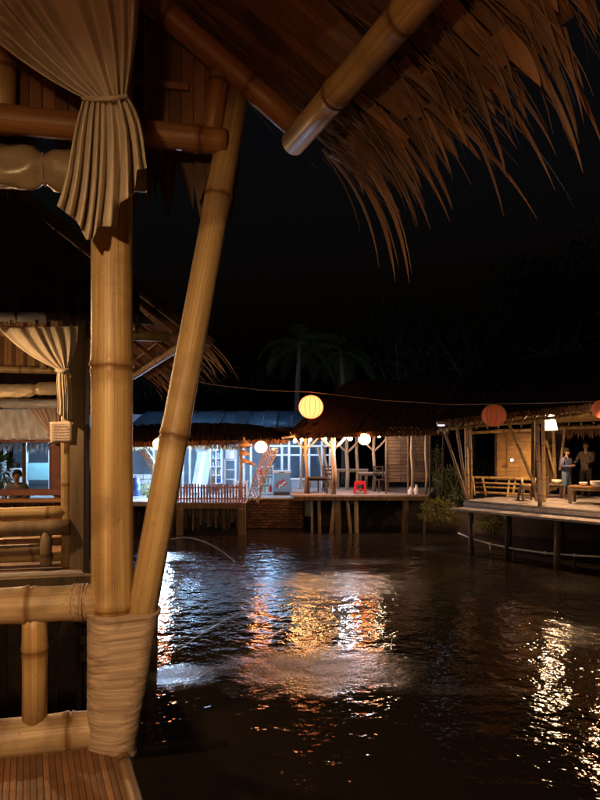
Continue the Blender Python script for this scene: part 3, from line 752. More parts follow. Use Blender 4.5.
def second_hut():
    C = V(-2.57, 9.4, EYE + 1.12); L = 3.35; run = 1.75
    base = V(-3.3, 7.4, 0)
    g = root('bamboo_gazebo', base, 'lamplit bamboo gazebo just left of the foreground post, paper notice on its timber post', 'gazebo')
    ridge, rp = hut(g, base, C, L, run)
    NR = C + E * L                             # near right eave corner
    inn = U * 0.42
    fz = EYE - 1.2
    # near gable: thatch skirt in front of the roof (dark mass above the beam)
    T37 = math.tan(math.radians(37))
    gp = root('gable_skirt', NR + U * run, None, None); gp.parent = g; gp.location = NR + U * run - base
    v = [NR + E * 0.12 + U * 0.34 + V(0, 0, 0.09), NR + E * 0.12 + U * (2 * run) + V(0, 0, 0.09), ridge + E * (L + 0.02) + V(0, 0, 0.1)]
    v2 = [p + E * 0.06 for p in v]
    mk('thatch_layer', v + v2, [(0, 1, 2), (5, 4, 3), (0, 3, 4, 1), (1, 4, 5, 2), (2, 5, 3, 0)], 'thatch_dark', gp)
    for i in range(90):
        s = rnd(0.5, 2 * run)
        zz = rnd(0.1, 0.5)
        blade('skirt_leaf', gp, 'thatch_dark', NR + E * (0.2 + rnd(0, 0.05)) + U * s + V(0, 0, zz), V(rnd(-0.1, 0.1), -0.12, -1), U, zz + rnd(-0.06, 0.05), rnd(0.05, 0.09), 0.1, rnd(-0.3, 0.3), 4)
    # mat infill of the far gable
    mp_ = root('gable_panel', C + U * run, None, None); mp_.parent = g; mp_.location = C + U * run - base
    for i in range(56):
        s = 0.25 + i * 0.054
        rise = min(s, 2 * run - s) * T37 - 0.05
        if rise < 0.1: continue
        b0 = C + U * s - E * 0.05
        v, f = beam_geo(b0, b0 + V(0, 0, rise), 0.052, 0.008, V(0, 1, 0))
        mk('mat_strip', v, f, 'mat_gold' if i % 3 else 'mat_strip', mp_)
    for s in (1.3, 2.1):
        bamboo('strut', C + U * s + E * 0.03, C + U * s + E * 0.03 + V(0, 0, min(s, 2 * run - s) * T37), 0.05, 0.05, 'bamboo', g, 0.4, 10, fine=False)
    # posts
    pts = {'nr': NR + inn - E * 0.35, 'nl': NR + U * (2 * run - 0.42) - E * 0.35, 'fr': C + inn + E * 0.35, 'fl': C + U * (2 * run - 0.42) + E * 0.35}
    # near right corner: timber post and a culm beside it
    pz = W(79, 400, 6.0)
    beam('timber_post', V(pz.x, pz.y, -0.6), V(pz.x + 0.01, pz.y, EYE + 1.28), 0.15, 0.14, 'timber', g, V(0, 1, 0))
    pb = W(67, 400, 6.05)
    bamboo('post', V(pb.x, pb.y, fz - 0.3), V(pb.x, pb.y, EYE + 1.2), 0.055, 0.052, 'bamboo', g, 0.42, 14, 0.002, fine=False)
    bamboo('post', V(pb.x - 0.0, pb.y + 0.25, -0.6), V(pb.x + 0.28, pb.y + 0.3, EYE + 0.2), 0.05, 0.05, 'bamboo_red', g, 0.42, 12, 0.002, fine=False)
    for key in ('nl', 'fr', 'fl'):
        q = pts[key]; bamboo('post', V(q.x, q.y, -0.6), V(q.x, q.y, C.z + 0.1), 0.06, 0.055, 'bamboo', g, 0.42, 12, 0.002, fine=False)
    # diagonal brace seen right of the post
    bamboo('brace', W(86, 560, 6.1), W(92, 440, 6.4), 0.045, 0.04, 'timber_dark', g, 0.4, 10, fine=False)
    # railing, near side and far side
    def hrail(py, d0, r, mat, x0=68, sag=0, far=False, nm='rail'):
        p0 = W(x0, py, d0); p1 = p0 + U * 2.6
        bamboo(nm, p0, V(p1.x, p1.y, p0.z), r, r, mat, g, 0.4, 12, 0.003, fine=False)
    hrail(512, 6.05, 0.062, 'bamboo', 66)
    hrail(527, 5.92, 0.075, 'timber', 70)
    hrail(541, 6.05, 0.045, 'bamboo_red', 66)
    hrail(548, 5.90, 0.05, 'bamboo_old', 50)
    hrail(556, 6.05, 0.045, 'bamboo', 66)
    hrail(538, 6.4, 0.055, 'bamboo', 96, nm='rail')
    bamboo('baluster', W(46, 566, 5.86), W(46, 529, 5.86), 0.055, 0.055, 'bamboo_old', g, 0.3, 12, fine=False)
    for s in (1.0, 1.6):
        q = W(46, 566, 5.86) + U * s; bamboo('baluster', V(q.x, q.y, fz), V(q.x, q.y, fz + 0.4), 0.05, 0.05, 'bamboo', g, 0.3, 10, fine=False)
    # deck edge boards and deck
    for py, d0, hgt in ((582, 5.55, 0.15),):
        p0 = W(92, py, d0); p1 = p0 + U * 3.2; beam('deck_edge', p0, p1, 0.1, hgt, 'timber', g)
        p0 = W(100, 566, 5.9); p1 = p0 + U * 0.8
    dk = root('deck', V(pb.x, pb.y, fz), None, None); dk.parent = g; dk.location = V(pb.x, pb.y, fz) - base
    q0 = W(84, 566, 5.65); q0.z = fz - 0.02
    for k in range(30):
        p0 = q0 - E * (0.11 * k); v, f = beam_geo(p0, p0 + U * 3.0, 0.10, 0.03); mk('deck_plank', v, f, 'timber_grey' if k < 3 else 'slat', dk)
    for k, (x, d_) in enumerate(((70, 5.7), (20, 5.55), (-40, 5.4))):
        q = W(x, 600, d_); beam('pile', V(q.x, q.y, -0.8), V(q.x, q.y, fz - 0.1), 0.17, 0.17, 'timber_dark', g, V(0, 1, 0))
    for py in (618, 638, 655):
        p0 = W(100, py, 5.8); beam('cross_piece', p0, p0 + U * 0.25, 0.06, 0.09, 'timber_dark', g)
    beam('cross_piece', W(60, 640, 5.75), W(100, 640, 6.0), 0.07, 0.25, 'timber_dark', g)
    for k in range(20):
        p = W(100, 600, 5.95) + U * (0.09 + 0.125 * k); beam('skirt_board', V(p.x, p.y, 0.12 + rnd(-0.05, 0.05)), V(p.x, p.y, fz - 0.1), 0.12, 0.02, 'timber_dark', g, V(0, 1, 0))  # dark boards added under the deck to block the bright water reflection
    # paper notice on the post
    n = root('paper_notice', W(61, 444, 5.93), 'small printed paper notice pinned to the second gazebo post', 'notice')
    c = W(61, 432, 5.9)
    def sh(u, v): return c + V((u - 0.5) * 0.21, 0.012 * math.sin(u * 3) - 0.01 * v, (v - 0.5) * 0.205 + 0.01 * (u - 0.5))
    s_ = grid_surface('sheet', sh, 6, 6, 'paper', n); md = s_.modifiers.new('s', 'SOLIDIFY'); md.thickness = 0.002
    for k in range(6):
        z = c.z + 0.07 - 0.026 * k; wd = (0.12, 0.16, 0.15, 0.16, 0.13, 0.09)[k]
        x = -0.08; j = 0
        while x < -0.08 + wd:                  # word-like dashes, too small to read in the photograph
            l = rnd(0.012, 0.03); v, f = box_geo(V(c.x + x + l / 2, c.y - 0.016, z), V(l / 2, 0, 0), V(0, 0.0008, 0), V(0, 0, 0.004)); mk('text_line', v, f, 'ink', n); x += l + 0.01
    # white roll added over the near beam, standing for light in the gap
    rolled('white roll standing for light in the gap above the near beam of the second gazebo', W(46, 318, 5.86), W(-120, 314, 5.5), 0.05, 'tarp_white', (0.4,), 0.0, 'gap_light_roll')
    curtain('cream curtain tied back at the second gazebo corner post',
            [(-2, 328), (20, 352), (40, 362), (58, 370)], [(78, 326), (78, 345), (72, 360), (68, 370)],
            [(58, 370), (54, 385), (60, 400), (57, 414)], [(68, 370), (74, 380), (71, 400), (72, 420)],
            [(0, 412), (0.4, 418), (0.7, 421), (1, 419)], 5.88, 5.86, 'cloth', 7, 0.035)
    # folded cloth under the far beam
    rolled('pale rolled blind hanging below the far beam inside the second gazebo', W(58, 388, 8.7), W(-60, 392, 8.2), 0.09, 'tarp', (0.2, 0.6), 0.02)
    pendant('white pendant lamp under the roof of the second gazebo', V(-4.05, 7.5, C.z + 0.9), V(-4.05, 7.5, EYE + 0.55), 'bulb_hut')
    pendant('white pendant lamp hung out from the near eave of the second gazebo', V(-3.5, 4.9, C.z + 0.9), V(-3.5, 4.9, EYE + 1.2), 'bulb_hut', shade='paint_white', lift=0.03)
second_hut()

# ================================================================== third hut, seen through the second
def third_hut():
    C = V(-5.1, 14.0, EYE + 1.0); L = 3.0; run = 1.8
    base = V(-5.6, 12.2, 0)
    g = root('bamboo_gazebo', base, 'farther bamboo gazebo with red brown window frame seen through the second gazebo', 'gazebo')
    ridge, rp = hut(g, base, C, L, run, nfringe=30)
    NR = C + E * L
    gp = root('gable_skirt', NR + U * run, None, None); gp.parent = g; gp.location = NR + U * run - base
    v = [NR + E * 0.12 + U * 0.0 + V(0, 0, 0.0), NR + E * 0.12 + U * (2 * run) + V(0, 0, 0.0), ridge + E * (L + 0.02) + V(0, 0, 0.1)]
    mk('thatch_layer', v + [p + E * 0.06 for p in v], [(0, 1, 2), (5, 4, 3), (0, 3, 4, 1), (1, 4, 5, 2), (2, 5, 3, 0)], 'thatch_dark', gp)
    for i in range(60):
        s = rnd(0.0, 2 * run); zz = rnd(0.1, 0.4)
        blade('skirt_leaf', gp, 'thatch_dark', NR + E * (0.2 + rnd(0, 0.05)) + U * s + V(0, 0, zz - 0.1), V(rnd(-0.1, 0.1), -0.12, -1), U, zz + rnd(-0.03, 0.08), rnd(0.06, 0.1), 0.1, rnd(-0.3, 0.3), 4)
    d = 10.9
    beam('window_frame', W(57, 425, d), W(58, 496, d), 0.14, 0.12, 'timber_red', g, V(0, 1, 0))
    beam('window_frame', W(64, 492, d), W(-60, 493, d * 0.97), 0.14, 0.11, 'timber_red', g)
    beam('window_frame', W(64, 441, d), W(-60, 440, d * 0.97), 0.10, 0.07, 'timber_red', g)
    beam('window_frame', W(51, 443, d + 0.1), W(51, 490, d + 0.1), 0.05, 0.05, 'timber_red', g, V(0, 1, 0))
    beam('mullion', W(24, 443, d + 0.1), W(24, 490, d + 0.1), 0.05, 0.05, 'timber_dark', g, V(0, 1, 0))
    beam('sill', W(66, 500, d - 0.06), W(-60, 501, d * 0.97), 0.2, 0.06, 'bamboo_red', g)
    wl = root('lower_wall', W(0, 540, d), None, None); wl.parent = g; wl.location = W(0, 540, d) - base
    for k in range(22):
        x = 64 - k * 7; v, f = beam_geo(W(x, 503, d + 0.05 - 0.012 * k), W(x, 545, d + 0.05 - 0.012 * k), 0.115, 0.02, V(0, 1, 0)); mk('wall_board', v, f, 'mat_strip', wl)
    for q in (W(60, 400, d + 0.1), W(-70, 400, d), W(63, 400, d + 2.6)):
        bamboo('post', V(q.x, q.y, -0.5), V(q.x, q.y, C.z), 0.06, 0.06, 'bamboo_red', g, 0.4, 10, fine=False)
    q0 = W(62, 545, d)
    dk = root('deck', q0, None, None); dk.parent = g; dk.location = q0 - base
    for k in range(20):
        p0 = V(q0.x, q0.y, EYE - 1.45) - E * (0.15 * k); v, f = beam_geo(p0, p0 + U * 3.4, 0.14, 0.04); mk('deck_plank', v, f, 'slat', dk)
    # hanging clear sheet above the opening
    o = root('plastic_sheet', W(20, 440, d - 0.05), 'crinkled plastic sheet hung above the window opening of the farther gazebo', 'sheet')
    def sh(u, v): return W(lerp(-60, 57, u), lerp(440, 409, v), d - 0.12 + 0.05 * math.sin(u * 31 + v * 5) + 0.03 * math.sin(u * 63) - 0.3 * (1 - u))
    s_ = grid_surface('sheet', sh, 60, 12, 'tarp_white', o); md = s_.modifiers.new('s', 'SOLIDIFY'); md.thickness = 0.003
    rolled('white roll standing for light under the thatch of the farther gazebo', W(58, 404, d - 0.2), W(-60, 405, d * 0.95), 0.07, 'tarp_white', (0.5,), 0.0, 'gap_light_roll')  # white roll put in for stall light showing behind the fringe
    curtain('pinkish curtain tied back beside the red brown window frame',
            [(28, 408), (38, 420), (44, 428), (50, 434)], [(60, 408), (60, 418), (59, 428), (58, 434)],
            [(50, 434), (49, 437), (51, 440), (50, 442)], [(58, 434), (60, 437), (59, 440), (60, 442)],
            [(0, 443), (1, 443)], d - 0.35, d - 0.33, 'cloth_pink', 6, 0.04)
    pendant('white pendant lamp inside the farther gazebo', V(-7.3, 12.2, C.z + 0.9), V(-7.3, 12.2, EYE + 0.5), 'bulb_lamp')
third_hut()

# ================================================================== far bank, left: snack stall lit by cold tubes
GZ = 0.98
def brick_wall():
    o = root('retaining_wall', W(272, 527, 21.6), 'low mossy brick retaining wall at the water below the cold lit stall', 'wall')
    d = 21.6; x0, x1 = W(243, 0, d).x, W(304, 0, d).x; z0, z1 = -0.3, 1.02
    box('core', V((x0 + x1) / 2, d + 0.22, (z0 + z1) / 2), x1 - x0, 0.36, z1 - z0, 'mortar', o)
    nr = 13; bh = (z1 - z0) / nr
    for r in range(nr):
        x = x0 - (0.12 if r % 2 else 0)
        while x < x1:
            a = max(x, x0); b = min(x + 0.24, x1)
            if b - a > 0.05:
                v, f = box_geo(V((a + b) / 2, d + 0.03 + rnd(-0.012, 0.012), z0 + (r + 0.5) * bh), V((b - a) / 2 - 0.008, 0, 0), V(0, 0.05, 0), V(0, 0, bh / 2 - 0.008)); mk('brick', v, f, 'brick', o)
            x += 0.25
    box('coping', V((x0 + x1) / 2, d + 0.2, z1 + 0.03), x1 - x0 + 0.1, 0.5, 0.06, 'concrete', o)
brick_wall()

def paving():
    d0, d1 = 21.75, 28.5
    o = mk('pavement', [V(-14.5, d0, 1.03), V(0.4, d0, 1.03), V(0.4, 30.0, 1.05), V(-14.5, 30.0, 1.05), V(-14.5, d0, 0.4), V(0.4, d0, 0.4), V(0.4, d1, 0.4), V(-14.5, d1, 0.4)],
           [(0, 1, 2, 3), (0, 4, 5, 1), (1, 5, 6, 2), (3, 2, 6, 7), (0, 3, 7, 4)], 'concrete'); o['kind'] = 'structure'
paving()

def fringe_mass(name, p0, p1, n, drop, mat, parent, d0=V(0, -0.35, -1), width=(0.05, 0.11)):
    mb = MB(); p0 = Vector(p0); p1 = Vector(p1)
    for i in range(n):
        q = rnd(0, 1); p = lerp(p0, p1, q) + V(rnd(-0.02, 0.02), rnd(-0.06, 0.06), rnd(-0.02, 0.08))
        v, f = blade_geo(p, jit(d0, 0.2), (p1 - p0), drop * rnd(0.6, 1.5), rnd(*width), 0.3, rnd(-0.4, 0.4), 3); mb.add(v, f)
    o = mb.build(name, mat, parent); o['kind'] = 'stuff'; return o
def thatch_slope(name, corners, mat, parent, rows=7, per=60, th=0.12, top=None):
    """corners: eave left, eave right, top right, top left; overlapping courses of bundles"""
    a, b, c, d = [Vector(x) for x in corners]
    o = mk(name, [a, b, c, d, a - V(0, 0, th), b - V(0, 0, th), c - V(0, 0, th), d - V(0, 0, th)], [(0, 1, 2, 3), (7, 6, 5, 4), (0, 4, 5, 1), (1, 5, 6, 2), (2, 6, 7, 3), (3, 7, 4, 0)], mat, parent)
    mb = MB(); n = (b - a).cross(d - a).normalized()
    if n.z < 0: n = -n
    for r in range(rows):
        q = (r + 1) / rows
        for i in range(per):
            s = rnd(0, 1); p = lerp(lerp(a, b, s), lerp(d, c, s), q); e = lerp(lerp(a, b, s), lerp(d, c, s), max(0, q - 1.6 / rows))
            v, f = blade_geo(p + n * (0.03 + rnd(0, 0.03)), e - p + n * 0.05, b - a, (e - p).length + rnd(0, 0.12), rnd(0.08, 0.16), 0.0, 0, 2, 0.5); mb.add(v, f)
    q = mb.build('thatch_bundle', top or mat, parent); q['kind'] = 'stuff'
    return o

def stall():
    base = V(-4.2, 22.5, 1.03)
    g = root('snack_stall', base, 'open fronted snack stall lit cold blue under a low thatch roof and translucent sheets', 'stall')
    d = 24.6
    # back wall and glazed screens
    xl, xr = -14.0, 1.3
    box('back_wall', V((xl + xr) / 2, 29.8, 2.75), xr - xl, 0.12, 3.4, 'paint_wall', g)
    box('side_wall', V(xl, 25.6, 2.6), 0.12, 4.0, 3.1, 'paint_wall', g)
    # white posts along the front
    for px in (-14, 5, 27, 50, 76, 100, 154, 163, 183, 190, 209, 222, 236, 244, 251, 282, 289, 301, 309, 322, 330):
        p = W(px, 495, d); beam('front_post', V(p.x, d, 1.04), V(p.x, d, 3.25), 0.09, 0.09, 'paint_white', g, V(0, 1, 0))
    for x0, x1, py in ((270, 332, 455), (270, 332, 446), (289, 332, 479), (209, 252, 441)):
        a, b = W(x0, py, d), W(x1, py, d); beam('rail', a + V(0, 0.01, 0), b + V(0, 0.01, 0), 0.07, 0.07, 'paint_white', g)
    for (x0, x1, y0, y1) in ((282, 289, 456, 472), (290, 300, 448, 478), (302, 308, 448, 478), (310, 321, 448, 478), (271, 281, 448, 478), (323, 330, 448, 478)):
        a, b = W(x0 + 0.7, y1, d), W(x1 - 0.7, y0, d); box('glass_pane', V((a.x + b.x) / 2, d + 0.02, (a.z + b.z) / 2), b.x - a.x, 0.012, b.z - a.z, 'glass_pane', g)
    # lower panels
    for (x0, x1) in ((290, 300), (302, 308), (310, 321)):
        a, b = W(x0 + 0.5, 494, d), W(x1 - 0.5, 480, d); box('lower_panel', V((a.x + b.x) / 2, d + 0.02, (a.z + b.z) / 2), b.x - a.x, 0.03, b.z - a.z, 'paint_wall', g)
    # ceiling beams, cold sheet roof on top
    f0, f1 = W(150, 432, 26.2), W(305, 432, 26.2)
    rt = root('sheet_roof', W(230, 425, 27), None, None); rt.parent = g; rt.location = W(230, 425, 27) - base
    xs = [120 + i * 15.5 for i in range(13)]
    for i in range(12):
        a, b = W(xs[i] + 0.2, 434, 25.6), W(xs[i + 1] - 0.2, 434, 25.6)
        c = V(b.x, 30.0, EYE + (HY - 411) / F * 30); e = V(a.x, 30.0, c.z)
        zz = 0.02 * (i % 2)
        v = [p + V(0, 0, zz) for p in (a, b, c, e)]; v += [p + V(0, 0, 0.01) for p in v]
        mk('roof_sheet', v, [(0, 1, 2, 3), (7, 6, 5, 4), (0, 4, 5, 1), (1, 5, 6, 2), (2, 6, 7, 3), (3, 7, 4, 0)], 'roof_sheet', rt)
    for i in range(0, 13, 2):
        a = W(xs[i], 434, 25.5); c = V(a.x, 30.0, EYE + (HY - 411) / F * 30); beam('roof_batten', a - V(0, 0, 0.05), c - V(0, 0, 0.05), 0.05, 0.06, 'timber_dark', rt)
    beam('tube_screen_board', W(-30, 434, 23.2), W(334, 434, 23.2), 0.04, 0.52, 'timber_dark', g)  # hidden board added to keep the tubes out of the water reflection
    # low thatch roof in front
    tr = root('thatch_roof', W(205, 443, 21.5), None, None); tr.parent = g; tr.location = W(205, 443, 21.5) - base
    e = 21.0
    xsl = [(100, 444, 427), (140, 444, 426), (180, 443, 424), (215, 442, 424), (245, 441, 425), (268, 441, 428), (288, 440, 436)]
    for (xa, ya, ta), (xb, yb, tb) in zip(xsl, xsl[1:]):
        A, B = W(xa, ya, e), W(xb, yb, e); C_, D_ = W(xb, tb, e + 2.2), W(xa, ta, e + 2.2)
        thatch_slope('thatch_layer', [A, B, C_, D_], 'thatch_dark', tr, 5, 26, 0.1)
    fringe_mass('eave_fringe', W(102, 444, e), W(288, 441, e), 420, 0.12, 'thatch', tr)
    fringe_mass('eave_fringe', W(112, 447, 22.6), W(250, 446, 22.6), 260, 0.16, 'wicker', tr)
    for px in (108, 175, 240):
        p = W(px, 495, 21.9); tube('roof_post', [V(p.x, 21.9, 1.04), V(p.x + 0.03, 21.9, 2.2), V(p.x, 21.9, 3.1)], 0.06, 'pole_pale', g, 8)
    for x0, x1, y0, y1, m in ((28, 49, 463, 480, 'paint_teal'), (6, 26, 468, 484, 'paint_white'), (-14, 4, 462, 482, 'paint_teal'), (78, 99, 455, 470, 'paint_teal')):
        a, b = W(x0, y1, d), W(x1, y0, d); box('counter_panel', V((a.x + b.x) / 2, d - 0.03, (a.z + b.z) / 2), b.x - a.x, 0.04, b.z - a.z, m, g)
    fringe_mass('eave_fringe', W(-20, 444, 23.0), W(104, 444, 23.0), 200, 0.32, 'paint_white', tr)
    return g
stall()
def tube_light(label, p0, p1, r=0.022, mat='tube_cold'):
    p0 = Vector(p0); p1 = Vector(p1)
    o = root('fluorescent_light', (p0 + p1) / 2, label, 'light', 'cold tube lights of the snack stall')
    tube('tube', [p0, p1], r, mat, o, 10)
    up = V(0, 0, 1) if abs((p1 - p0).normalized().z) < 0.5 else V(0, 1, 0)
    beam('housing', p0 + up * 0.055, p1 + up * 0.055, 0.06, 0.05, 'paint_white', o)
    for p in (p0, p1): v, f = box_geo(p + up * 0.015, V(0.025, 0, 0), V(0, 0.02, 0), V(0, 0, 0.025)); mk('end_cap', v, f, 'paint_white', o)
for k, (px, lab) in enumerate(((205, 'cold tube light under the stall roof above the leaning boards'), (252, 'cold tube light under the stall roof behind the lit round lantern'), (300, 'cold tube light under the stall roof above the glazed screens'), (120, 'cold tube light under the stall roof left of the leaning brace'), (36, 'cold tube light at the left of the stall, seen through the gazebo window'))):
    c = W(px, 436, 23.4); tube_light(lab, c + V(-0.6, 0, 0), c + V(0.6, 0, 0), 0.022, 'tube_cold' if px != 36 else 'tube_upright')
for px, lab in ((195, 'cold tube light deep inside the stall behind the leaning boards'), (268, 'cold tube light deep inside the stall behind the freezer')):
    c = W(px, 437, 26.9); tube_light(lab, c + V(-0.6, 0, 0), c + V(0.6, 0, 0))
c = W(163, 470, 22.0); tube_light('upright cold tube light on a stall pole, hidden behind the leaning brace', c + V(0, 0, -0.6), c + V(0, 0, 0.75), 0.05, 'tube_upright')
tube('light_pole', [V(c.x, 22.12, 1.0), V(c.x, 22.12, 3.1)], 0.03, 'metal_dark', None, 8)
tag(bpy.data.objects['light_pole'], 'thin dark pole carrying the upright tube light', 'pole')

def stall_goods():
    d = 24.2
    # shelf unit
    g = root('shelf_unit', W(218, 496, d), 'white open shelf unit stocked with goods inside the cold lit stall', 'shelf')
    a, b = W(211, 494, d), W(222, 449, d)
    for px in (211, 216.5, 222): p = W(px, 0, d); beam('upright', V(p.x, d, 1.04), V(p.x, d, 2.85), 0.05, 0.3, 'paint_white', g, V(0, 1, 0))
    for k in range(6): z = 1.1 + k * 0.33; box('shelf_board', V((a.x + b.x) / 2, d, z), b.x - a.x - 0.07, 0.28, 0.03, 'paint_white', g)
    for k in range(6):
        for j in range(4):
            m = random.choice(['cardboard', 'plastic_blue', 'paint_teal', 'board']); h = rnd(0.1, 0.2)
            q = root('carton', V(a.x + 0.09 + j * 0.1, d, 1.115 + k * 0.33), ('%s carton on the stall shelf unit, %s shelf from the ground, %s from the left' % ({'cardboard': 'brown', 'plastic_blue': 'blue', 'paint_teal': 'teal', 'board': 'grey'}[m], ('first', 'second', 'third', 'fourth', 'fifth', 'sixth')[k], ('first', 'second', 'third', 'fourth')[j])), 'carton', 'cartons on the stall shelf')
            box('carton_body', V(a.x + 0.09 + j * 0.1, d, 1.117 + k * 0.33 + h / 2), 0.075, 0.16, h, m, q); box('lid', V(a.x + 0.09 + j * 0.1, d, 1.12 + k * 0.33 + h), 0.08, 0.165, 0.015, m, q)
    # second shelf, shorter
    g = root('shelf_unit', W(229, 496, d), 'lower white shelf unit with a pale box on top behind the hanging wicker lamp', 'shelf')
    a, b = W(224, 494, d), W(235, 460, d)
    for px in (224, 235): p = W(px, 0, d); beam('upright', V(p.x, d + 0.3, 1.04), V(p.x, d + 0.3, 2.4), 0.05, 0.3, 'paint_white', g, V(0, 1, 0))
    for k in range(4): box('shelf_board', V((a.x + b.x) / 2, d + 0.3, 1.2 + 0.38 * k), b.x - a.x - 0.06, 0.28, 0.03, 'paint_white', g)
    g = root('storage_box', V((a.x + b.x) / 2, d + 0.3, 2.36), 'pale storage box standing on the lower white shelf unit', 'box')
    box('box_body', V((a.x + b.x) / 2, d + 0.3, 2.6), 0.38, 0.25, 0.42, 'paint_white', g); box('lid', V((a.x + b.x) / 2, d + 0.3, 2.83), 0.4, 0.27, 0.04, 'board', g)
    # leaning boards
    for k, (x0, x1, m, l) in enumerate(((194, 201, 'board', 'long grey board leaning left of the stall shelf, leftmost of three'), (198, 206, 'paint_white', 'pale board leaning between two grey boards beside the stall shelf'), (203, 209, 'board', 'grey board leaning closest to the tall stall shelf'))):
        p0, p1 = W(x0, 493, 23.6), W(x1, 452, 24.3)
        o = beam('leaning_board', p0, p1, 0.26, 0.03, m, None, V(0, 1, 0)); tag(o, l, 'board', 'boards leaning beside the stall shelf')
    o = root('display_panel', W(204, 457, 24.9), 'grey blue panel hanging above the leaning boards in the stall', 'panel')
    a = W(205, 454, 24.9); box('panel_face', a, 0.62, 0.04, 0.75, 'board', o); box('frame', a + V(0, 0.03, 0), 0.68, 0.03, 0.81, 'paint_white', o)
    # stacked white crate
    o = root('plastic_crate', W(241, 495, 22.8), 'white plastic crate behind the red picket fence', 'crate')
    c_ = W(241, 487, 22.8)
    for k in range(5): box('slat', V(c_.x, 22.65, 1.10 + k * 0.12), 0.5, 0.02, 0.08, 'paint_white', o)
    for s in (-0.24, 0.24): box('upright', V(c_.x + s, 22.67, 1.34), 0.05, 0.03, 0.6, 'paint_white', o)
    box('side', V(c_.x - 0.24, 22.85, 1.34), 0.02, 0.36, 0.55, 'paint_white', o); box('side', V(c_.x + 0.24, 22.85, 1.34), 0.02, 0.36, 0.55, 'paint_white', o)
    # freezer chest
    o = root('chest_freezer', W(282, 494, 23.2), 'blue chest freezer with red and white printed swirl in the stall', 'freezer')
    c_ = W(281.5, 482, 23.2); wd = 17.5 / F * 23.2; z0 = 1.05; z1 = 1.92
    box('cabinet', V(c_.x, 23.5, (z0 + 0.08 + z1) / 2), wd, 0.62, z1 - z0 - 0.1, 'freezer_blue', o)
    box('plinth', V(c_.x, 23.52, z0 + 0.03), wd - 0.06, 0.55, 0.08, 'metal_dark', o)
    box('lid', V(c_.x, 23.5, z1 + 0.0), wd + 0.03, 0.66, 0.08, 'paint_white', o)
    box('lid_handle', V(c_.x, 23.15, z1 + 0.0), 0.2, 0.03, 0.03, 'metal_dark', o)
    def sw(pts, r, m): 
        t = tube('print', [V(c_.x + x * wd / 2, 23.185, 1.5 + z * 0.35) for x, z in pts], r, m, o, 6); return t
    sw([(-0.55, -0.5), (-0.45, 0.0), (-0.2, 0.2), (-0.05, 0.0), (0.1, 0.3), (0.35, 0.35)], 0.03, 'plastic_red')
    sw([(-0.35, -0.6), (-0.2, -0.25), (0.05, -0.25), (0.25, 0.05), (0.5, 0.1)], 0.028, 'paint_white')
    sw([(0.15, -0.3), (0.35, -0.2), (0.55, 0.0)], 0.022, 'plastic_red')
    # white cabinet with small goods beside the freezer
    o = root('goods_rack', W(265, 494, 23.6), 'rack of small colourful packets between lattice column and freezer', 'rack')
    c_ = W(266, 480, 23.6)
    for s in (-0.27, 0.27): box('upright', V(c_.x + s, 23.6, 1.6), 0.04, 0.25, 1.15, 'paint_white', o)
    for k in range(4): box('shelf_board', V(c_.x, 23.6, 1.12 + 0.33 * k), 0.5, 0.25, 0.025, 'paint_white', o)
    for k in range(3):
        for j in range(4):
            m = ('cardboard', 'plastic_red', 'paint_teal', 'fence_red', 'paint_white')[(k * 3 + j * 2) % 5]
            q = root('packet', V(c_.x - 0.19 + j * 0.12, 23.55, 1.135 + 0.33 * k), 'small packet on the goods rack, %s shelf from below, %s from the left' % (('bottom', 'second', 'third')[k], ('first', 'second', 'third', 'fourth')[j]), 'packet', 'packets on the goods rack')
            z = 1.135 + 0.33 * k
            def pk(u, v, x=c_.x - 0.19 + j * 0.12, z=z): return V(x + (u - 0.5) * 0.1, 23.55 + 0.03 * math.cos(u * 2 * PI) * math.sin(PI * v), z + v * 0.2)
            grid_surface('wrapper', pk, 8, 4, m, q); box('seal', V(c_.x - 0.19 + j * 0.12, 23.55, z + 0.2), 0.1, 0.008, 0.02, m, q)
stall_goods()

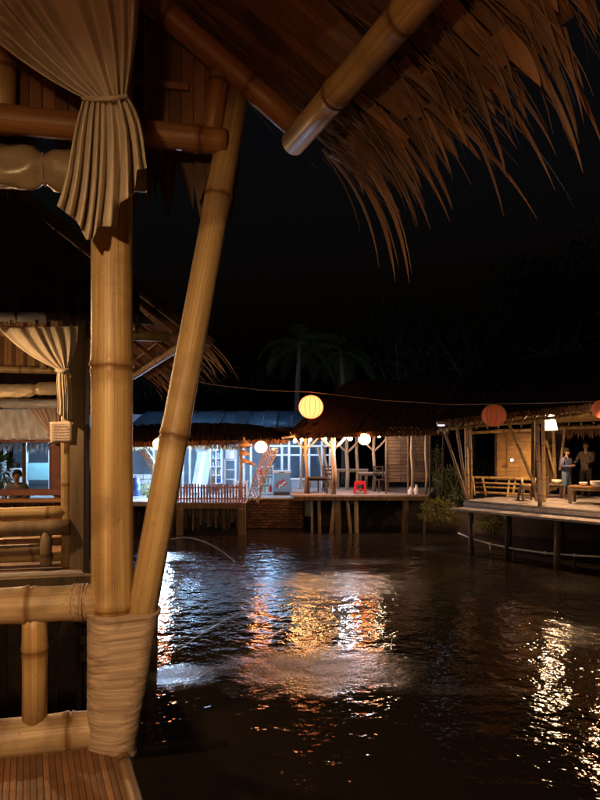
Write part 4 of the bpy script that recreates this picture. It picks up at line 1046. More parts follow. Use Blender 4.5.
def jetty():
    base = W(210, 503, 20.2)
    g = root('jetty', V(base.x, base.y, 0), 'small timber jetty with boards below its deck standing in the water under the stall', 'jetty')
    d = 20.1; zt = 1.06
    x0, x1 = W(176, 0, d).x, W(246, 0, d).x
    dk = root('deck', V((x0 + x1) / 2, d, zt), None, None); dk.parent = g; dk.location = V((x0 + x1) / 2, d, zt) - V(base.x, base.y, 0)
    n = 18
    for k in range(n):
        xa = lerp(x0, x1, (k + 0.5) / n); v, f = box_geo(V(xa, d + 0.85, zt - 0.02 + rnd(-0.006, 0.006)), V((x1 - x0) / n / 2 - 0.008, 0, 0), V(0, 0.9, 0), V(0, 0, 0.02)); mk('deck_plank', v, f, 'timber_grey', dk)
    beam('fascia', V(x0, d - 0.03, zt - 0.13), V(x1, d - 0.03, zt - 0.13), 0.06, 0.15, 'timber', g)
    for px, wd in ((180, 0.22), (242, 0.26)):
        p = W(px, 0, d); beam('pile', V(p.x, d - 0.03, -0.5), V(p.x, d - 0.03, zt - 0.2), wd, 0.16, 'timber', g, V(0, 1, 0))
    for k in range(22):
        xa = lerp(x0 + 0.25, x1 - 0.25, k / 21); h = rnd(0.5, 0.82)
        beam('skirt_board', V(xa, d + 0.25 + rnd(0, 0.1), zt - 0.15 - h), V(xa + rnd(-0.03, 0.03), d + 0.25, zt - 0.1), rnd(0.05, 0.09), 0.03, 'timber_dark' if k % 3 else 'timber', g, V(0, 1, 0))
    # picket fence on the jetty
    f_ = root('picket_fence', V((x0 + x1) / 2, d, zt), 'reddish picket fence along the front of the timber jetty', 'fence')
    n = 24
    for k in range(n):
        xa = lerp(W(178, 0, d).x, W(245, 0, d).x, k / (n - 1)); h = 0.60 + rnd(-0.03, 0.03)
        beam('picket', V(xa, d + 0.03, zt + 0.005), V(xa + rnd(-0.012, 0.012), d + 0.03, zt + h), 0.055, 0.022, 'fence_red', f_, V(0, 1, 0))
    for z in (0.12, 0.48): beam('rail', V(x0, d + 0.06, zt + z), V(x1, d + 0.06, zt + z), 0.03, 0.05, 'fence_red', f_)
jetty()

def left_deck():
    d = 20.4
    a, b = W(90, 0, d).x, W(175, 0, d).x
    g = root('walkway', V((a + b) / 2, d, 0), 'pale concrete topped walkway left of the jetty behind the leaning brace', 'walkway')
    box('slab', V((a + b) / 2, d + 0.7, 0.98), b - a, 1.5, 0.16, 'concrete', g)
    for k in range(5): box('pile', V(lerp(a + 0.1, b - 0.15, k / 4), d + 0.2, 0.2), 0.16, 0.16, 1.42, 'timber_dark', g)
    box('back_board', V((a + b) / 2, d + 0.9, 0.3), b - a, 0.06, 1.2, 'timber_dark', g)
    o = root('blue_drum', W(134, 496, 21.5), 'blue plastic drum on the walkway left of the leaning brace', 'drum')
    lathe('drum_body', W(134, 496, 21.5) * 1.0 + V(0, 0, 0.0), [(0.001, 0), (0.2, 0), (0.21, 0.03), (0.21, 0.2), (0.22, 0.22), (0.21, 0.24), (0.21, 0.4), (0.22, 0.42), (0.21, 0.44), (0.2, 0.6), (0.001, 0.6)], 'plastic_blue', o, 16)
    lathe('drum_lid', W(134, 496, 21.5) + V(0, 0, 0.6), [(0.001, 0.05), (0.15, 0.05), (0.19, 0.03), (0.19, 0.0)], 'plastic_blue', o, 16)
    o = root('stone_block', W(141, 496, 23.5), 'pale rough block wall behind the blue drum', 'wall')
    p = W(141, 484, 23.5)
    for r in range(4):
        for c_ in range(4):
            v, f = box_geo(V(p.x - 0.45 + c_ * 0.3 + (0.1 if r % 2 else 0), 23.5 + rnd(-0.02, 0.02), 1.13 + r * 0.2), V(0.14, 0, 0), V(0, 0.1, 0), V(0, 0, 0.092)); mk('block', v, f, 'concrete', o)
left_deck()

def lattice_strip(label, path, width, name='lattice_column', mat='wicker'):
    """curved woven strip of crossing laths"""
    o = root(name, W(*path[-1]), label, 'lattice')
    pts = [W(*p) for p in path]
    def at(t):
        x = t * (len(pts) - 1); i = min(int(x), len(pts) - 2); return lerp(pts[i], pts[i + 1], x - i)
    def side(t):
        d = (at(min(1, t + 0.02)) - at(max(0, t - 0.02))).normalized(); return d.cross(V(0, 1, 0)).normalized()
    n = 13
    for s in (-1, 1):
        tube('edge_lath', [at(i / 12) + side(i / 12) * (s * width / 2) for i in range(13)], 0.022, mat, o, 6)
    for k in range(n + 3):
        for s in (-1, 1):
            q = []
            for j in range(5):
                t = (k - 2) / n + j / 4 * 3 / n
                if 0 <= t <= 1: q.append(at(t) + side(t) * (s * width / 2 * (1 - 2 * j / 4)) + V(0, 0.012 * s, 0))
            if len(q) > 1: tube('lath', q, 0.014, mat, o, 5)
    return o
lattice_strip('leaning woven lattice column between the picket fence and the freezer', [(273, 448, 20.6), (266, 462, 20.6), (258, 482, 20.6), (253, 503, 20.6)], 0.36)
lattice_strip('curved woven lattice strip left of the leaning brace by the stall', [(141, 449, 22), (148, 458, 22), (154, 468, 22), (157, 478, 22)], 0.24)

def wicker_lamp():
    p = W(244, 446, 20.4)
    o = root('wicker_lamp', W(244, 470, 20.4), 'tiered hanging wicker ornament under the thatch eave beside a lit lantern', 'ornament')
    for k, (r, z, h) in enumerate(((0.28, 0.0, 0.22), (0.24, -0.3, 0.17), (0.2, -0.56, 0.15))):
        lathe('tier', p + V(0, 0, z), [(0.02, h), (r * 0.5, h * 0.55), (r, 0.0), (r * 0.97, -0.01), (r * 0.45, h * 0.45), (0.02, h - 0.03)], 'wicker', o, 14)
    tube('stem', [p + V(0, 0, 0.32), p + V(0.01, 0, -0.2), p + V(0, 0, -0.75)], 0.012, 'wicker', o, 6)
    lathe('finial', p + V(0, 0, 0.2), [(0.001, 0.1), (0.04, 0.06), (0.03, 0)], 'wicker', o, 8)
    blade('feather', o, 'wicker', p + V(0.03, 0, -0.5), V(1, 0, -0.3), V(0, 0, 1), 0.45, 0.18, 0.3, 0, 5)
wicker_lamp()

# ================================================================== lanterns and bulbs on wires
def lantern(label, c, r, lit, wire_top=None, ribs=14):
    c = Vector(c)
    o = root('paper_lantern', c - V(0, 0, r), label, 'lantern', 'round paper lanterns over the pond')
    nseg, nring = 48, 24
    v, f = [], []
    for i in range(nring + 1):
        th = -PI / 2 + PI * (0.06 + 0.88 * i / nring)
        for k in range(nseg):
            ph = 2 * PI * k / nseg
            rr = r * (1 - 0.018 * (0.5 - 0.5 * math.cos(ph * ribs)))
            v.append(c + V(rr * math.cos(th) * math.cos(ph), rr * math.cos(th) * math.sin(ph), 0.96 * r * math.sin(th)))
    for i in range(nring):
        for k in range(nseg):
            k2 = (k + 1) % nseg; f.append((i * nseg + k, i * nseg + k2, (i + 1) * nseg + k2, (i + 1) * nseg + k))
    mk('paper_shell', v, f, lit, o, smooth=True)
    if r > 0.3:
        for k in range(ribs):
            ph = 2 * PI * (k) / ribs + 0.12
            tube('rib', [c + V(1.008 * r * math.cos(th) * math.cos(ph), 1.008 * r * math.cos(th) * math.sin(ph), 0.968 * r * math.sin(th)) for th in [-1.35 + 2.7 * i / 14 for i in range(15)]], 0.007, 'fence_red', o, 5)
    for s in (-1, 1):
        lathe('rim', c + V(0, 0, s * 0.95 * r), [(r * 0.18, -0.012), (r * 0.2, -0.01), (r * 0.2, 0.01), (r * 0.18, 0.012)], 'metal_dark', o, 16)
    tube('hanger', [c + V(0, 0, 0.93 * r), Vector(wire_top) if wire_top is not None else c + V(0, 0, r + 0.15)], 0.005, 'cable', o, 5)
    return o
wire = [(150, 371, 19.2), (215, 385, 19.2), (262, 390, 19.2), (311, 392, 19.2), (380, 400, 19.1), (450, 404.5, 17.3), (494, 404, 15.9), (550, 403, 14.6), (602, 401, 13.5), (660, 394, 12.5)]
def wire_at(px):
    for a, b in zip(wire, wire[1:]):
        if a[0] <= px <= b[0]:
            t = (px - a[0]) / (b[0] - a[0]); return W(px, lerp(a[1], b[1], t), lerp(a[2], b[2], t))
tag(tube('light_wire', [W(*p) for p in wire], 0.012, 'cable_pale', None, 6), 'pale wire slung across the pond carrying the big lanterns', 'wire')
lantern('big glowing orange lantern on the wire above the middle hut roof', W(311, 407, 19.2), 0.385, 'lantern_lit', wire_at(311))
lantern('dull dark red lantern in front of the right hut eave', W(494, 415.5, 15.9), 0.305, 'lantern_dim', wire_at(494))
lantern('glowing orange red lantern cut by the right edge of the picture', W(602, 409, 13.5), 0.215, 'lantern_dim', wire_at(602))
lantern('small bright round lantern next to the wicker ornament', W(261, 447, 19.6), 0.195, 'lantern_small')
lantern('small bright round lantern peeping out left of the leaning brace', W(159, 444, 19.6), 0.195, 'lantern_small')
lantern('small bright round lantern inside the middle hut', W(364.5, 439, 20.0), 0.20, 'lantern_small')
def bulb(label, p, r=0.045, mat='bulb_warm'):
    p = Vector(p)
    o = root('light_bulb', p - V(0, 0, r), label, 'bulb', 'bulbs strung under the middle hut eave')
    lathe('glass_bulb', p, [(0.001, -r), (r * 0.7, -r * 0.7), (r, 0), (r * 0.8, r * 0.6), (r * 0.4, r * 1.2), (r * 0.35, r * 1.5)], mat, o, 12)
    lathe('socket', p + V(0, 0, r * 1.45), [(r * 0.42, 0), (r * 0.45, r * 0.8), (0.001, r * 0.85)], 'metal_dark', o, 10)
for k, (px, py, lab) in enumerate(((295, 441, 'leftmost small bulb under the left end of the middle hut eave'), (302, 440, 'second bulb from the left under the middle hut eave'), (310, 439.5, 'third bulb from the left under the middle hut eave'), (325, 439, 'single bulb just left of the tall front post of the middle hut'), (350, 438.5, 'bulb just left of the round lantern in the middle hut'), (379, 436, 'bulb right of the round lantern in the middle hut'))):
    bulb(lab, W(px, py, 20.1 + 0.02 * k), 0.055 if k != 4 else 0.075, ('bulb_warm', 'bulb_warm', 'bulb_warm', 'bulb_warm', 'bulb_cool', 'bulb_white')[k])

# ================================================================== middle hut
def mid_hut():
    d = 20.3; zt = EYE - (495 - HY) / F * d
    base = W(350, 495, d); base.z = 0
    g = root('pond_hut', base, 'middle thatched hut on stilts with grey deck, bulbs and a red stool', 'hut')
    x0, x1 = W(291, 0, d).x, W(428, 0, d).x
    dk = root('deck', V(base.x, d, zt), None, None); dk.parent = g; dk.location = V(0, 0, zt)
    n = 26
    for k in range(n):
        q = k / n; y = d + 0.05 + k * 0.14
        v, f = box_geo(V((x0 + x1) / 2 + 0.02 * k, y, zt - 0.02 + rnd(-0.005, 0.005)), V((x1 - x0) / 2 + 0.02 * k, 0, 0), V(0, 0.066, 0), V(0, 0, 0.02)); mk('deck_plank', v, f, 'timber_grey', dk)
    beam('edge_beam', V(x0 + 0.1, d - 0.04, zt - 0.11), V(x1 + 0.05, d - 0.04, zt - 0.11), 0.08, 0.14, 'timber', g)
    # stilts, some raked
    for (xa, xb, r) in ((320, 319, 0.055), (330, 335, 0.07), (338, 337, 0.12), (352, 347, 0.06), (357, 356, 0.075), (405, 406, 0.11), (312, 312, 0.04), (425, 425, 0.05)):
        a, b = W(xa, 0, d), W(xb, 0, d); tube('stilt', [V(a.x, d + 0.12, -0.6), V((a.x + b.x) / 2 + 0.01, d + 0.11, 0.4), V(b.x, d + 0.1, zt - 0.04)], r, 'pole_pale' if r < 0.1 else 'timber', g, 8)
    for xx in (318, 360, 400): p = W(xx, 0, d); tube('stilt', [V(p.x, d + 2.6, -0.4), V(p.x, d + 2.6, zt - 0.04)], 0.09, 'timber_dark', g, 8)
    # posts with forked braces
    def forkpost(px, dd, top, r, left=True, right=True, mat='pole_pale'):
        p = W(px, 0, dd); z1 = EYE + (HY - top) / F * dd
        tube('post', [V(p.x, dd, zt - 0.02), V(p.x + 0.03, dd, zt + 0.7), V(p.x - 0.02, dd, zt + 1.4), V(p.x, dd, z1)], [r * 1.15, r, r * 0.95, r * 0.9], mat, g, 10)
        for s, on in ((-1, left), (1, right)):
            if on: tube('brace', [V(p.x, dd, z1 - 0.62), V(p.x + s * 0.22, dd, z1 - 0.42), V(p.x + s * 0.48, dd, z1 - 0.12), V(p.x + s * 0.55, dd, z1)], [r * 0.6, r * 0.6, r * 0.5, r * 0.45], mat, g, 8)
    forkpost(333.5, 20.45, 431, 0.085)
    forkpost(306, 21.0, 432, 0.06, True, True)
    forkpost(374, 22.0, 434, 0.06)
    forkpost(347, 22.8, 436, 0.07)
    forkpost(357, 23.2, 436, 0.065, False, False)
    forkpost(412, 20.6, 432, 0.05, False, False)
    forkpost(426, 20.6, 432, 0.045, False, False)
    # eave beam
    a, b = W(282, 437, 20.2), W(302, 433.5, 20.2)
    tube('eave_beam', [W(282, 438, 20.4), W(310, 433.5, 20.25), W(333, 431, 20.2), W(380, 430.5, 20.2), W(443, 432, 20.2)], 0.04, 'bamboo', g, 8)
    tube('eave_beam', [W(296, 436, 24), W(443, 434, 24)], 0.05, 'timber_dark', g, 8)
    # roof
    rf = root('roof', W(380, 430, 20.2), None, None); rf.parent = g; rf.location = W(380, 430, 20.2) - base
    E0, E1 = W(296, 435, 19.95), W(448, 431, 19.95); EL = W(278, 437, 21.0)
    R0, R1 = V(W(350, 0, 23).x, 23, 5.35), V(W(450, 0, 23).x, 23, 5.35)
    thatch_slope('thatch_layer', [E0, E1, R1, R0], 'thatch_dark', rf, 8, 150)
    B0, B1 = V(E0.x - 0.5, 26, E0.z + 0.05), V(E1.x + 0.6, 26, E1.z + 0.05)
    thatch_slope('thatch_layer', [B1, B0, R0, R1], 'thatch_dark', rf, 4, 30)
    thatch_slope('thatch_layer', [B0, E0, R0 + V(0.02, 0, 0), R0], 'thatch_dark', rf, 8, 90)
    fringe_mass('eave_fringe', E0, E1, 420, 0.13, 'thatch', rf)
    fringe_mass('eave_fringe', B0, E0, 260, 0.13, 'thatch', rf)
    # dried palm sprigs stuck along the eave
    for k in range(7):
        p = W(391 + k * 4.2 + rnd(-1, 1), 434, 20.0); pts = [p, p + V(-0.06, -0.05, 0.16), p + V(-0.02, -0.08, 0.24), p + V(0.1, -0.1, 0.1), p + V(0.16, -0.1, -0.1 - rnd(0, 0.2))]
        tube('dry_sprig', pts, [0.012, 0.014, 0.014, 0.012, 0.005], 'wicker', g, 5)
    # mat wall of overlapping boards
    mw = root('mat_wall', W(407, 482, 20.9), None, None); mw.parent = g; mw.location = W(407, 482, 20.9) - base
    xa, xb = W(385, 0, 20.9).x, W(431, 0, 20.9).x
    za, zb = EYE - (482 - HY) / F * 20.9, EYE - (433 - HY) / F * 20.9
    nr = 14
    for r in range(nr):
        z = lerp(za, zb, (r + 0.5) / nr)
        for s in range(3):
            u0, u1 = lerp(xa, xb, s / 3), lerp(xa, xb, (s + 1) / 3)
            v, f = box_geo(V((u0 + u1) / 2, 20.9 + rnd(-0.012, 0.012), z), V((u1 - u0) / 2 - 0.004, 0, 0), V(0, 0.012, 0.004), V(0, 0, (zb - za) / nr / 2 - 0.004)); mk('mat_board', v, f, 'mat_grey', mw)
    for px in (386, 408, 430): p = W(px, 0, 20.85); beam('upright', V(p.x, 20.86, zt), V(p.x, 20.86, zb), 0.05, 0.05, 'timber', mw, V(0, 1, 0))
    # slanting poles at the back
    for x0_, x1_, y1_ in ((331, 323, 446), (326, 318, 447), (300, 303, 444)):
        tube('back_pole', [V(W(x0_, 0, 23).x, 23, zt), W(x1_, y1_, 23)], 0.045, 'pole_pale', g, 7)
    return zt
ZM = mid_hut()

def stool(label, px, py, d, zt, mat='plastic_red'):
    p = W(px, py, d); p.z = zt
    o = root('plastic_stool', p, label, 'stool')
    h, w1, w0 = 0.43, 0.145, 0.19
    box('seat', p + V(0, 0, h - 0.02), 2 * w1 + 0.02, 2 * w1 + 0.02, 0.035, mat, o)
    for sx in (-1, 1):
        for sy in (-1, 1): beam('leg', p + V(sx * w0, sy * w0, 0), p + V(sx * w1, sy * w1, h - 0.03), 0.055, 0.055, mat, o, V(0, 1, 0))
    for s in (-1, 1):
        beam('apron', p + V(-w1, s * w1, h - 0.08), p + V(w1, s * w1, h - 0.08), 0.025, 0.08, mat, o); beam('apron', p + V(s * w1, -w1, h - 0.08), p + V(s * w1, w1, h - 0.08), 0.025, 0.08, mat, o)
        beam('stretcher', p + V(-w0 + 0.02, s * (w0 - 0.02), 0.15), p + V(w0 - 0.02, s * (w0 - 0.02), 0.15), 0.02, 0.03, mat, o); 
stool('bright red plastic stool on the deck of the middle hut', 360, 491, 20.9, ZM)
def table(label, c, sx, sy, h, mat, rz=0.0, nplank=4, name='table', top='timber'):
    c = Vector(c); o = root(name, c, label, 'table')
    cs, sn = math.cos(rz), math.sin(rz); R = lambda x, y, z: c + V(x * cs - y * sn, x * sn + y * cs, z)
    for k in range(nplank):
        y = lerp(-sy / 2, sy / 2, (k + 0.5) / nplank); box('top_plank', R(0, y, h - 0.02), sx, sy / nplank - 0.008, 0.04, top, o, rz)
    for x in (-1, 1):
        for y in (-1, 1): beam('leg', R(x * (sx / 2 - 0.06), y * (sy / 2 - 0.06), 0), R(x * (sx / 2 - 0.06), y * (sy / 2 - 0.06), h - 0.04), 0.07, 0.07, mat, o, V(0, 1, 0))
        beam('apron', R(x * (sx / 2 - 0.06), -sy / 2 + 0.08, h - 0.08), R(x * (sx / 2 - 0.06), sy / 2 - 0.08, h - 0.08), 0.03, 0.07, mat, o)
    for y in (-1, 1): beam('apron', R(-sx / 2 + 0.08, y * (sy / 2 - 0.06), h - 0.08), R(sx / 2 - 0.08, y * (sy / 2 - 0.06), h - 0.08), 0.03, 0.07, mat, o)
    return o
def on(px, py_dummy, d, z): p = W(px, 0, d); p.z = z; return p
table('dark wooden table at the left of the middle hut deck', on(317, 0, 21.2, ZM), 0.75, 0.6, 0.55, 'timber_dark', 0.1, top='timber_dark')
table('dark table behind the red stool in the middle hut', on(372, 0, 22.2, ZM), 1.0, 0.7, 0.68, 'timber_dark', 0, top='timber_grey')
table('pale topped long table at the back of the middle hut', on(352, 0, 23.4, ZM), 1.2, 0.6, 0.75, 'timber', 0, top='timber_grey')
def chair(label, p, rz, mat='timber_dark'):
    p = Vector(p); o = root('chair', p, label, 'chair')
    cs, sn = math.cos(rz), math.sin(rz); R = lambda x, y, z: p + V(x * cs - y * sn, x * sn + y * cs, z)
    box('seat', R(0, 0, 0.44), 0.42, 0.42, 0.035, mat, o, rz)
    for x in (-1, 1):
        beam('leg', R(x * 0.18, -0.18, 0), R(x * 0.18, -0.18, 0.42), 0.045, 0.045, mat, o, V(0, 1, 0)); beam('leg', R(x * 0.18, 0.18, 0), R(x * 0.18, 0.2, 0.92), 0.045, 0.045, mat, o, V(0, 1, 0))
    for z in (0.62, 0.76, 0.88): beam('back_slat', R(-0.18, 0.195, z), R(0.18, 0.195, z), 0.02, 0.06, mat, o)
chair('dark chair with slatted back left of the red stool table', on(381, 0, 21.6, ZM), 0.4)
chair('dark chair beside the left table of the middle hut', on(325, 0, 21.7, ZM), -0.5)
def jug(label, p, h, r, mat):
    p = Vector(p); o = root('pale_bottle', p, label, 'bottle', 'pale bottles by the mat wall')
    lathe('bottle_body', p, [(0.001, 0), (r, 0.0), (r * 1.02, h * 0.1), (r, h * 0.55), (r * 0.45, h * 0.72), (r * 0.4, h * 0.9)], mat, o, 14)
    lathe('cap', p + V(0, 0, h * 0.9), [(r * 0.45, 0), (r * 0.45, h * 0.1), (0.001, h * 0.1)], 'wicker', o, 12)
jug('taller pale bottle standing below the mat wall on the middle deck', on(416.5, 0, 20.5, ZM), 0.34, 0.1, 'ceramic')
jug('shorter pale bottle right of the taller one below the mat wall', on(411, 0, 20.55, ZM), 0.27, 0.11, 'ceramic')

# ================================================================== right hut
def right_hut():
    ZD = 1.38
    A = V(W(465, 0, 17.4).x, 17.4, ZD); B = V(W(600, 0, 14.5).x, 14.5, ZD)
    t = (B - A).normalized(); n = V(-t.y, t.x, 0); n = n if n.y > 0 else -n
    base = V((A.x + B.x) / 2, (A.y + B.y) / 2, 0)
    g = root('pond_hut', base, 'right hand lamplit bamboo hut on a grey deck with people and lampshade', 'hut')
    L = (B - A).length + 3.0
    dk = root('deck', V(base.x, base.y, ZD), None, None); dk.parent = g; dk.location = V(0, 0, ZD)
    for k in range(28):
        p = A + n * (0.07 + 0.145 * k); v, f = beam_geo(V(p.x, p.y, ZD - 0.02 + rnd(-0.006, 0.006)) - t * rnd(0, 0.06), V(p.x, p.y, ZD - 0.02) + t * L, 0.135, 0.04); mk('deck_plank', v, f, 'timber_grey', dk)
    for zz, off in ((-0.105, -0.01), (-0.215, 0.01)):
        beam('fascia', A + V(0, 0, zz) + n * off - t * 0.03, A + t * L + V(0, 0, zz) + n * off, 0.05, 0.10, 'timber_grey', g)
    # lower step plank
    p0 = V(W(452, 0, 16.7).x, 16.7, 1.2); p1 = V(W(600, 0, 13.7).x, 13.7, 1.2); p1 = p0 + (p1 - p0) * 1.6
    m = (p1 - p0).normalized(); nn = V(-m.y, m.x, 0); nn = nn if nn.y > 0 else -nn
    for k in range(2): beam('step_plank', p0 + nn * (0.27 * k) + t * 0.08 * k, p1 + nn * (0.27 * k), 0.26, 0.06 , 'timber_grey', g)
    for s in (0.5, 1.6, 2.9, 4.2, 5.4):
        q = p0 + m * s + nn * 0.15; tube('stilt', [V(q.x + rnd(-0.12, 0.12), q.y, -0.5), V(q.x, q.y, 1.17)], rnd(0.055, 0.09), 'timber_dark' if s != 2.9 else 'timber', g, 8)
    for s in (0.4, 2.0, 3.6, 5.0):
        q = A + t * s + n * 1.6; tube('stilt', [V(q.x, q.y, -0.5), V(q.x, q.y, ZD - 0.05)], 0.1, 'timber_dark', g, 8)
    # posts
    def culm(x0, y0, x1, y1, d, r=0.05, mat='bamboo', d1=None, nm='post'):
        a, b = W(x0, y0, d), W(x1, y1, d1 or d); bamboo(nm, a, b, r, r * 0.92, mat, g, 0.45, 10, 0.003, fine=False)
    culm(468, 500, 466, 423, 17.3, 0.05); culm(471, 500, 470, 423, 17.6, 0.045, 'bamboo_old'); culm(464.5, 480, 457, 425, 17.5, 0.04, 'bamboo_old')
    culm(467, 500, 444, 430, 17.2, 0.042, 'bamboo_old', None, 'brace'); culm(467, 495, 456, 425, 17.9, 0.04, 'bamboo_old', 18.2, 'brace')
    culm(443, 496, 443.5, 428, 17.9, 0.03, 'timber_dark')
    culm(540, 506, 537, 418, 15.7, 0.055, 'bamboo_old'); culm(544, 502, 543, 416, 15.9, 0.05, 'bamboo'); culm(533, 497, 533, 421, 16.6, 0.05, 'timber_dark')
    culm(538, 494, 508, 422, 15.9, 0.042, 'bamboo', 15.6, 'brace'); culm(555, 490, 553, 427, 19.2, 0.06, 'bamboo'); culm(560, 470, 565, 428, 19.2, 0.045, 'bamboo')
    culm(556, 478, 546, 440, 19.0, 0.035, 'bamboo', None, 'brace')
    culm(548, 498, 547.5, 477, 16.6, 0.045, 'bamboo_old', None, 'baluster')
    culm(606, 512, 606, 405, 14.5, 0.06, 'bamboo')
    # eave beams and rafters seen from below
    e0, e1 = W(440, 430, 17.5), W(612, 411, 14.3)
    bamboo('eave_beam', e0, e1, 0.045, 0.045, 'bamboo', g, 0.45, 10, 0.003, fine=False)
    bamboo('eave_beam', W(470, 433, 19.5), W(534, 430, 18.6), 0.045, 0.045, 'bamboo', g, 0.45, 10, 0.003, fine=False)
    top0, top1 = W(468, 380, 20.6), W(660, 345, 18.0)
    n_r = 16
    for k in range(n_r):
        q = k / (n_r - 1); a = lerp(e0, e1, q) + V(0, 0, 0.05); b = lerp(top0, top1, q)
        bamboo('rafter', a - (b - a).normalized() * 0.3, b, 0.03, 0.03, 'bamboo', g, 0.45, 8, 0.003, fine=False)
    for k in range(7):
        q = (k + 0.3) / 7; bamboo('batten', lerp(e0, top0, q) + V(0, 0, 0.10), lerp(e1, top1, q) + V(0, 0, 0.10), 0.018, 0.018, 'bamboo', g, 0.6, 7, 0.002, fine=False)
    rf = root('roof', e0, None, None); rf.parent = g; rf.location = e0 - base
    up = V(0, 0, 0.30); out = (e0 - top0); out = V(out.x, out.y, out.z * 0.4).normalized() * 0.14
    thatch_slope('thatch_layer', [e0 + up * 0.9 + out - t * 0.1, e1 + up * 0.9 + out + t * 1.0, top1 + up + t * 1.0, top0 + up - t * 0.1], 'thatch_dark', rf, 8, 150, 0.1)
    bk = n * 3.4 + V(0, 0, -0.0)
    b0, b1 = W(466, 433, 21.2), W(660, 425, 18.6)
    thatch_slope('thatch_layer', [b1 + up + t * 0.6, b0 + up, top0 + up, top1 + up + t * 0.6], 'mat_gold', rf, 4, 60, 0.06, 'thatch_dark')
    for k in range(17):
        q = k / 16; a = lerp(b0, b1, q) + V(0, 0, 0.12); b = lerp(top0, top1, q) + V(0, 0, 0.12)
        bamboo('rafter', a, b, 0.032, 0.032, 'bamboo', g, 0.45, 8, 0.003, fine=False)
    for k in range(6):
        q = (k + 0.15) / 6; bamboo('batten', lerp(b0, top0, q) + V(0, 0, 0.17), lerp(b1, top1, q) + V(0, 0, 0.17), 0.02, 0.02, 'bamboo', g, 0.6, 7, 0.002, fine=False)
    bamboo('eave_beam', b0, b1, 0.05, 0.05, 'bamboo', g, 0.45, 10, 0.003, fine=False)
    thatch_slope('thatch_layer', [b0 + up, e0 + up * 0.9 + out, top0 + up + t * 0.1, top0 + up], 'thatch_dark', rf, 5, 60, 0.1)
    fringe_mass('eave_fringe', e0 + up * 0.8 + out - t * 0.1, e1 + up * 0.8 + out + t, 520, 0.11, 'thatch', rf, V(0, -0.5, -0.7))
    fringe_mass('eave_fringe', W(545, 428, 20.2), W(650, 424, 18.8), 260, 0.32, 'thatch', rf, V(0, 0.2, -1))
    # mat wall panel
    mw = root('mat_wall', W(515, 478, 19.3), None, None); mw.parent = g; mw.location = W(515, 478, 19.3) - base
    nr = 12
    for r in range(nr):
        for s in range(3):
            c = lerp(W(496, lerp(480, 429, (r + 0.5) / nr), 19.6), W(534, lerp(480, 429, (r + 0.5) / nr), 18.9), (s + 0.5) / 3)
            v, f = box_geo(c + V(0, rnd(-0.01, 0.01), 0), V(0.2, -0.115, 0) * 0.985, V(0.006, 0.01, 0.003), V(0, 0, 0.064)); mk('mat_board', v, f, 'mat_gold', mw)
    for px, dd in ((496, 19.58), (534, 18.88)): beam('upright', W(px, 484, dd), W(px, 428, dd), 0.06, 0.06, 'timber_dark', mw, V(0, 1, 0))
    # bench-height railing of bamboo
    rl = root('railing', W(503, 495, 18.6), None, None); rl.parent = g; rl.location = W(503, 495, 18.6) - base
    a0, a1 = W(472, 0, 19.0), W(536, 0, 17.9)
    for h, r in ((0.56, 0.045), (0.40, 0.032), (0.27, 0.032), (0.10, 0.04)):
        bamboo('rail', V(a0.x, a0.y, ZD + h), V(a1.x, a1.y, ZD + h), r, r, 'bamboo', rl, 0.4, 8, 0.002, fine=False)
    for q, lean in ((0.04, 0.06), (0.22, 0.10), (0.56, -0.07), (0.64, -0.1), (0.80, 0.03), (0.97, 0.0)):
        p = lerp(a0, a1, q); bamboo('baluster', V(p.x, p.y - 0.03, ZD), V(p.x - lean, p.y - 0.03, ZD + 0.58), 0.035, 0.035, 'bamboo', rl, 0.3, 8, 0.002, fine=False)
    # hanging white cloth strip by the left posts
    o = root('towel', W(469, 445, 17.1), 'narrow pale towel hanging on the left posts of the right hut', 'towel')
    def sh(u, v): return W(lerp(467.5, 471, u), lerp(447, 430, v), 17.15 + 0.02 * math.sin(u * 9))
    s_ = grid_surface('cloth', sh, 8, 8, 'cloth_pink', o); md = s_.modifiers.new('s', 'SOLIDIFY'); md.thickness = 0.006
    bamboo('hem_rod', W(466.5, 430, 17.13), W(472, 430, 17.13), 0.015, 0.015, 'bamboo', o, 0.3, 8, fine=False)
    return ZD, A, t, n
ZR, RA, RT, RN = right_hut()
lc = W(550, 430, 16.9)
pendant('glowing white cone lampshade hanging in the right hut above the person in blue', W(550, 405, 16.9), lc, 'bulb_far', 0.11, 0.19, 0.40, 'shade_lit', 0.05, 0.06)
# side lamp glow at the edge: second lamp further along the hut, outside the frame
pendant('white cone lampshade at the far right end of the right hut', W(613, 392, 13.3), W(613, 424, 13.3), 'bulb_far', 0.11, 0.19, 0.40, 'shade_lit', 0.045, 0.06)
table('low brown table under the lamp at the right edge of the picture', on(592, 0, 16.3, ZR), 1.1, 0.7, 0.47, 'timber', -0.6, top='bamboo_red')
table('small dark side table left of the person in blue', on(552, 0, 18.2, ZR), 0.7, 0.5, 0.42, 'timber_dark', -0.6, top='timber')
stool('small brown wooden stool in front of the mat wall of the right hut', 527, 495, 17.2, ZR, 'timber')
def bowl(label, p, r, stack=1):
    p = Vector(p); o = root('bowl', p, label, 'bowl', 'white bowls on the tables of the right hut')
    for k in range(stack):
        lathe('bowl_wall', p + V(0, 0, 0.03 * k), [(0.001, 0.0), (r * 0.5, 0), (r * 0.55, 0.012), (r * 0.9, 0.05), (r, 0.09), (r * 0.96, 0.09), (r * 0.82, 0.05), (r * 0.45, 0.02), (0.001, 0.018)], 'ceramic', o, 18)
    lathe('foot_ring', p, [(r * 0.5, 0.0), (r * 0.52, 0.01), (r * 0.4, 0.012)], 'ceramic', o, 14)
bowl('white bowl at the left end of the low brown table', on(583.5, 0, 16.5, ZR + 0.475), 0.12)
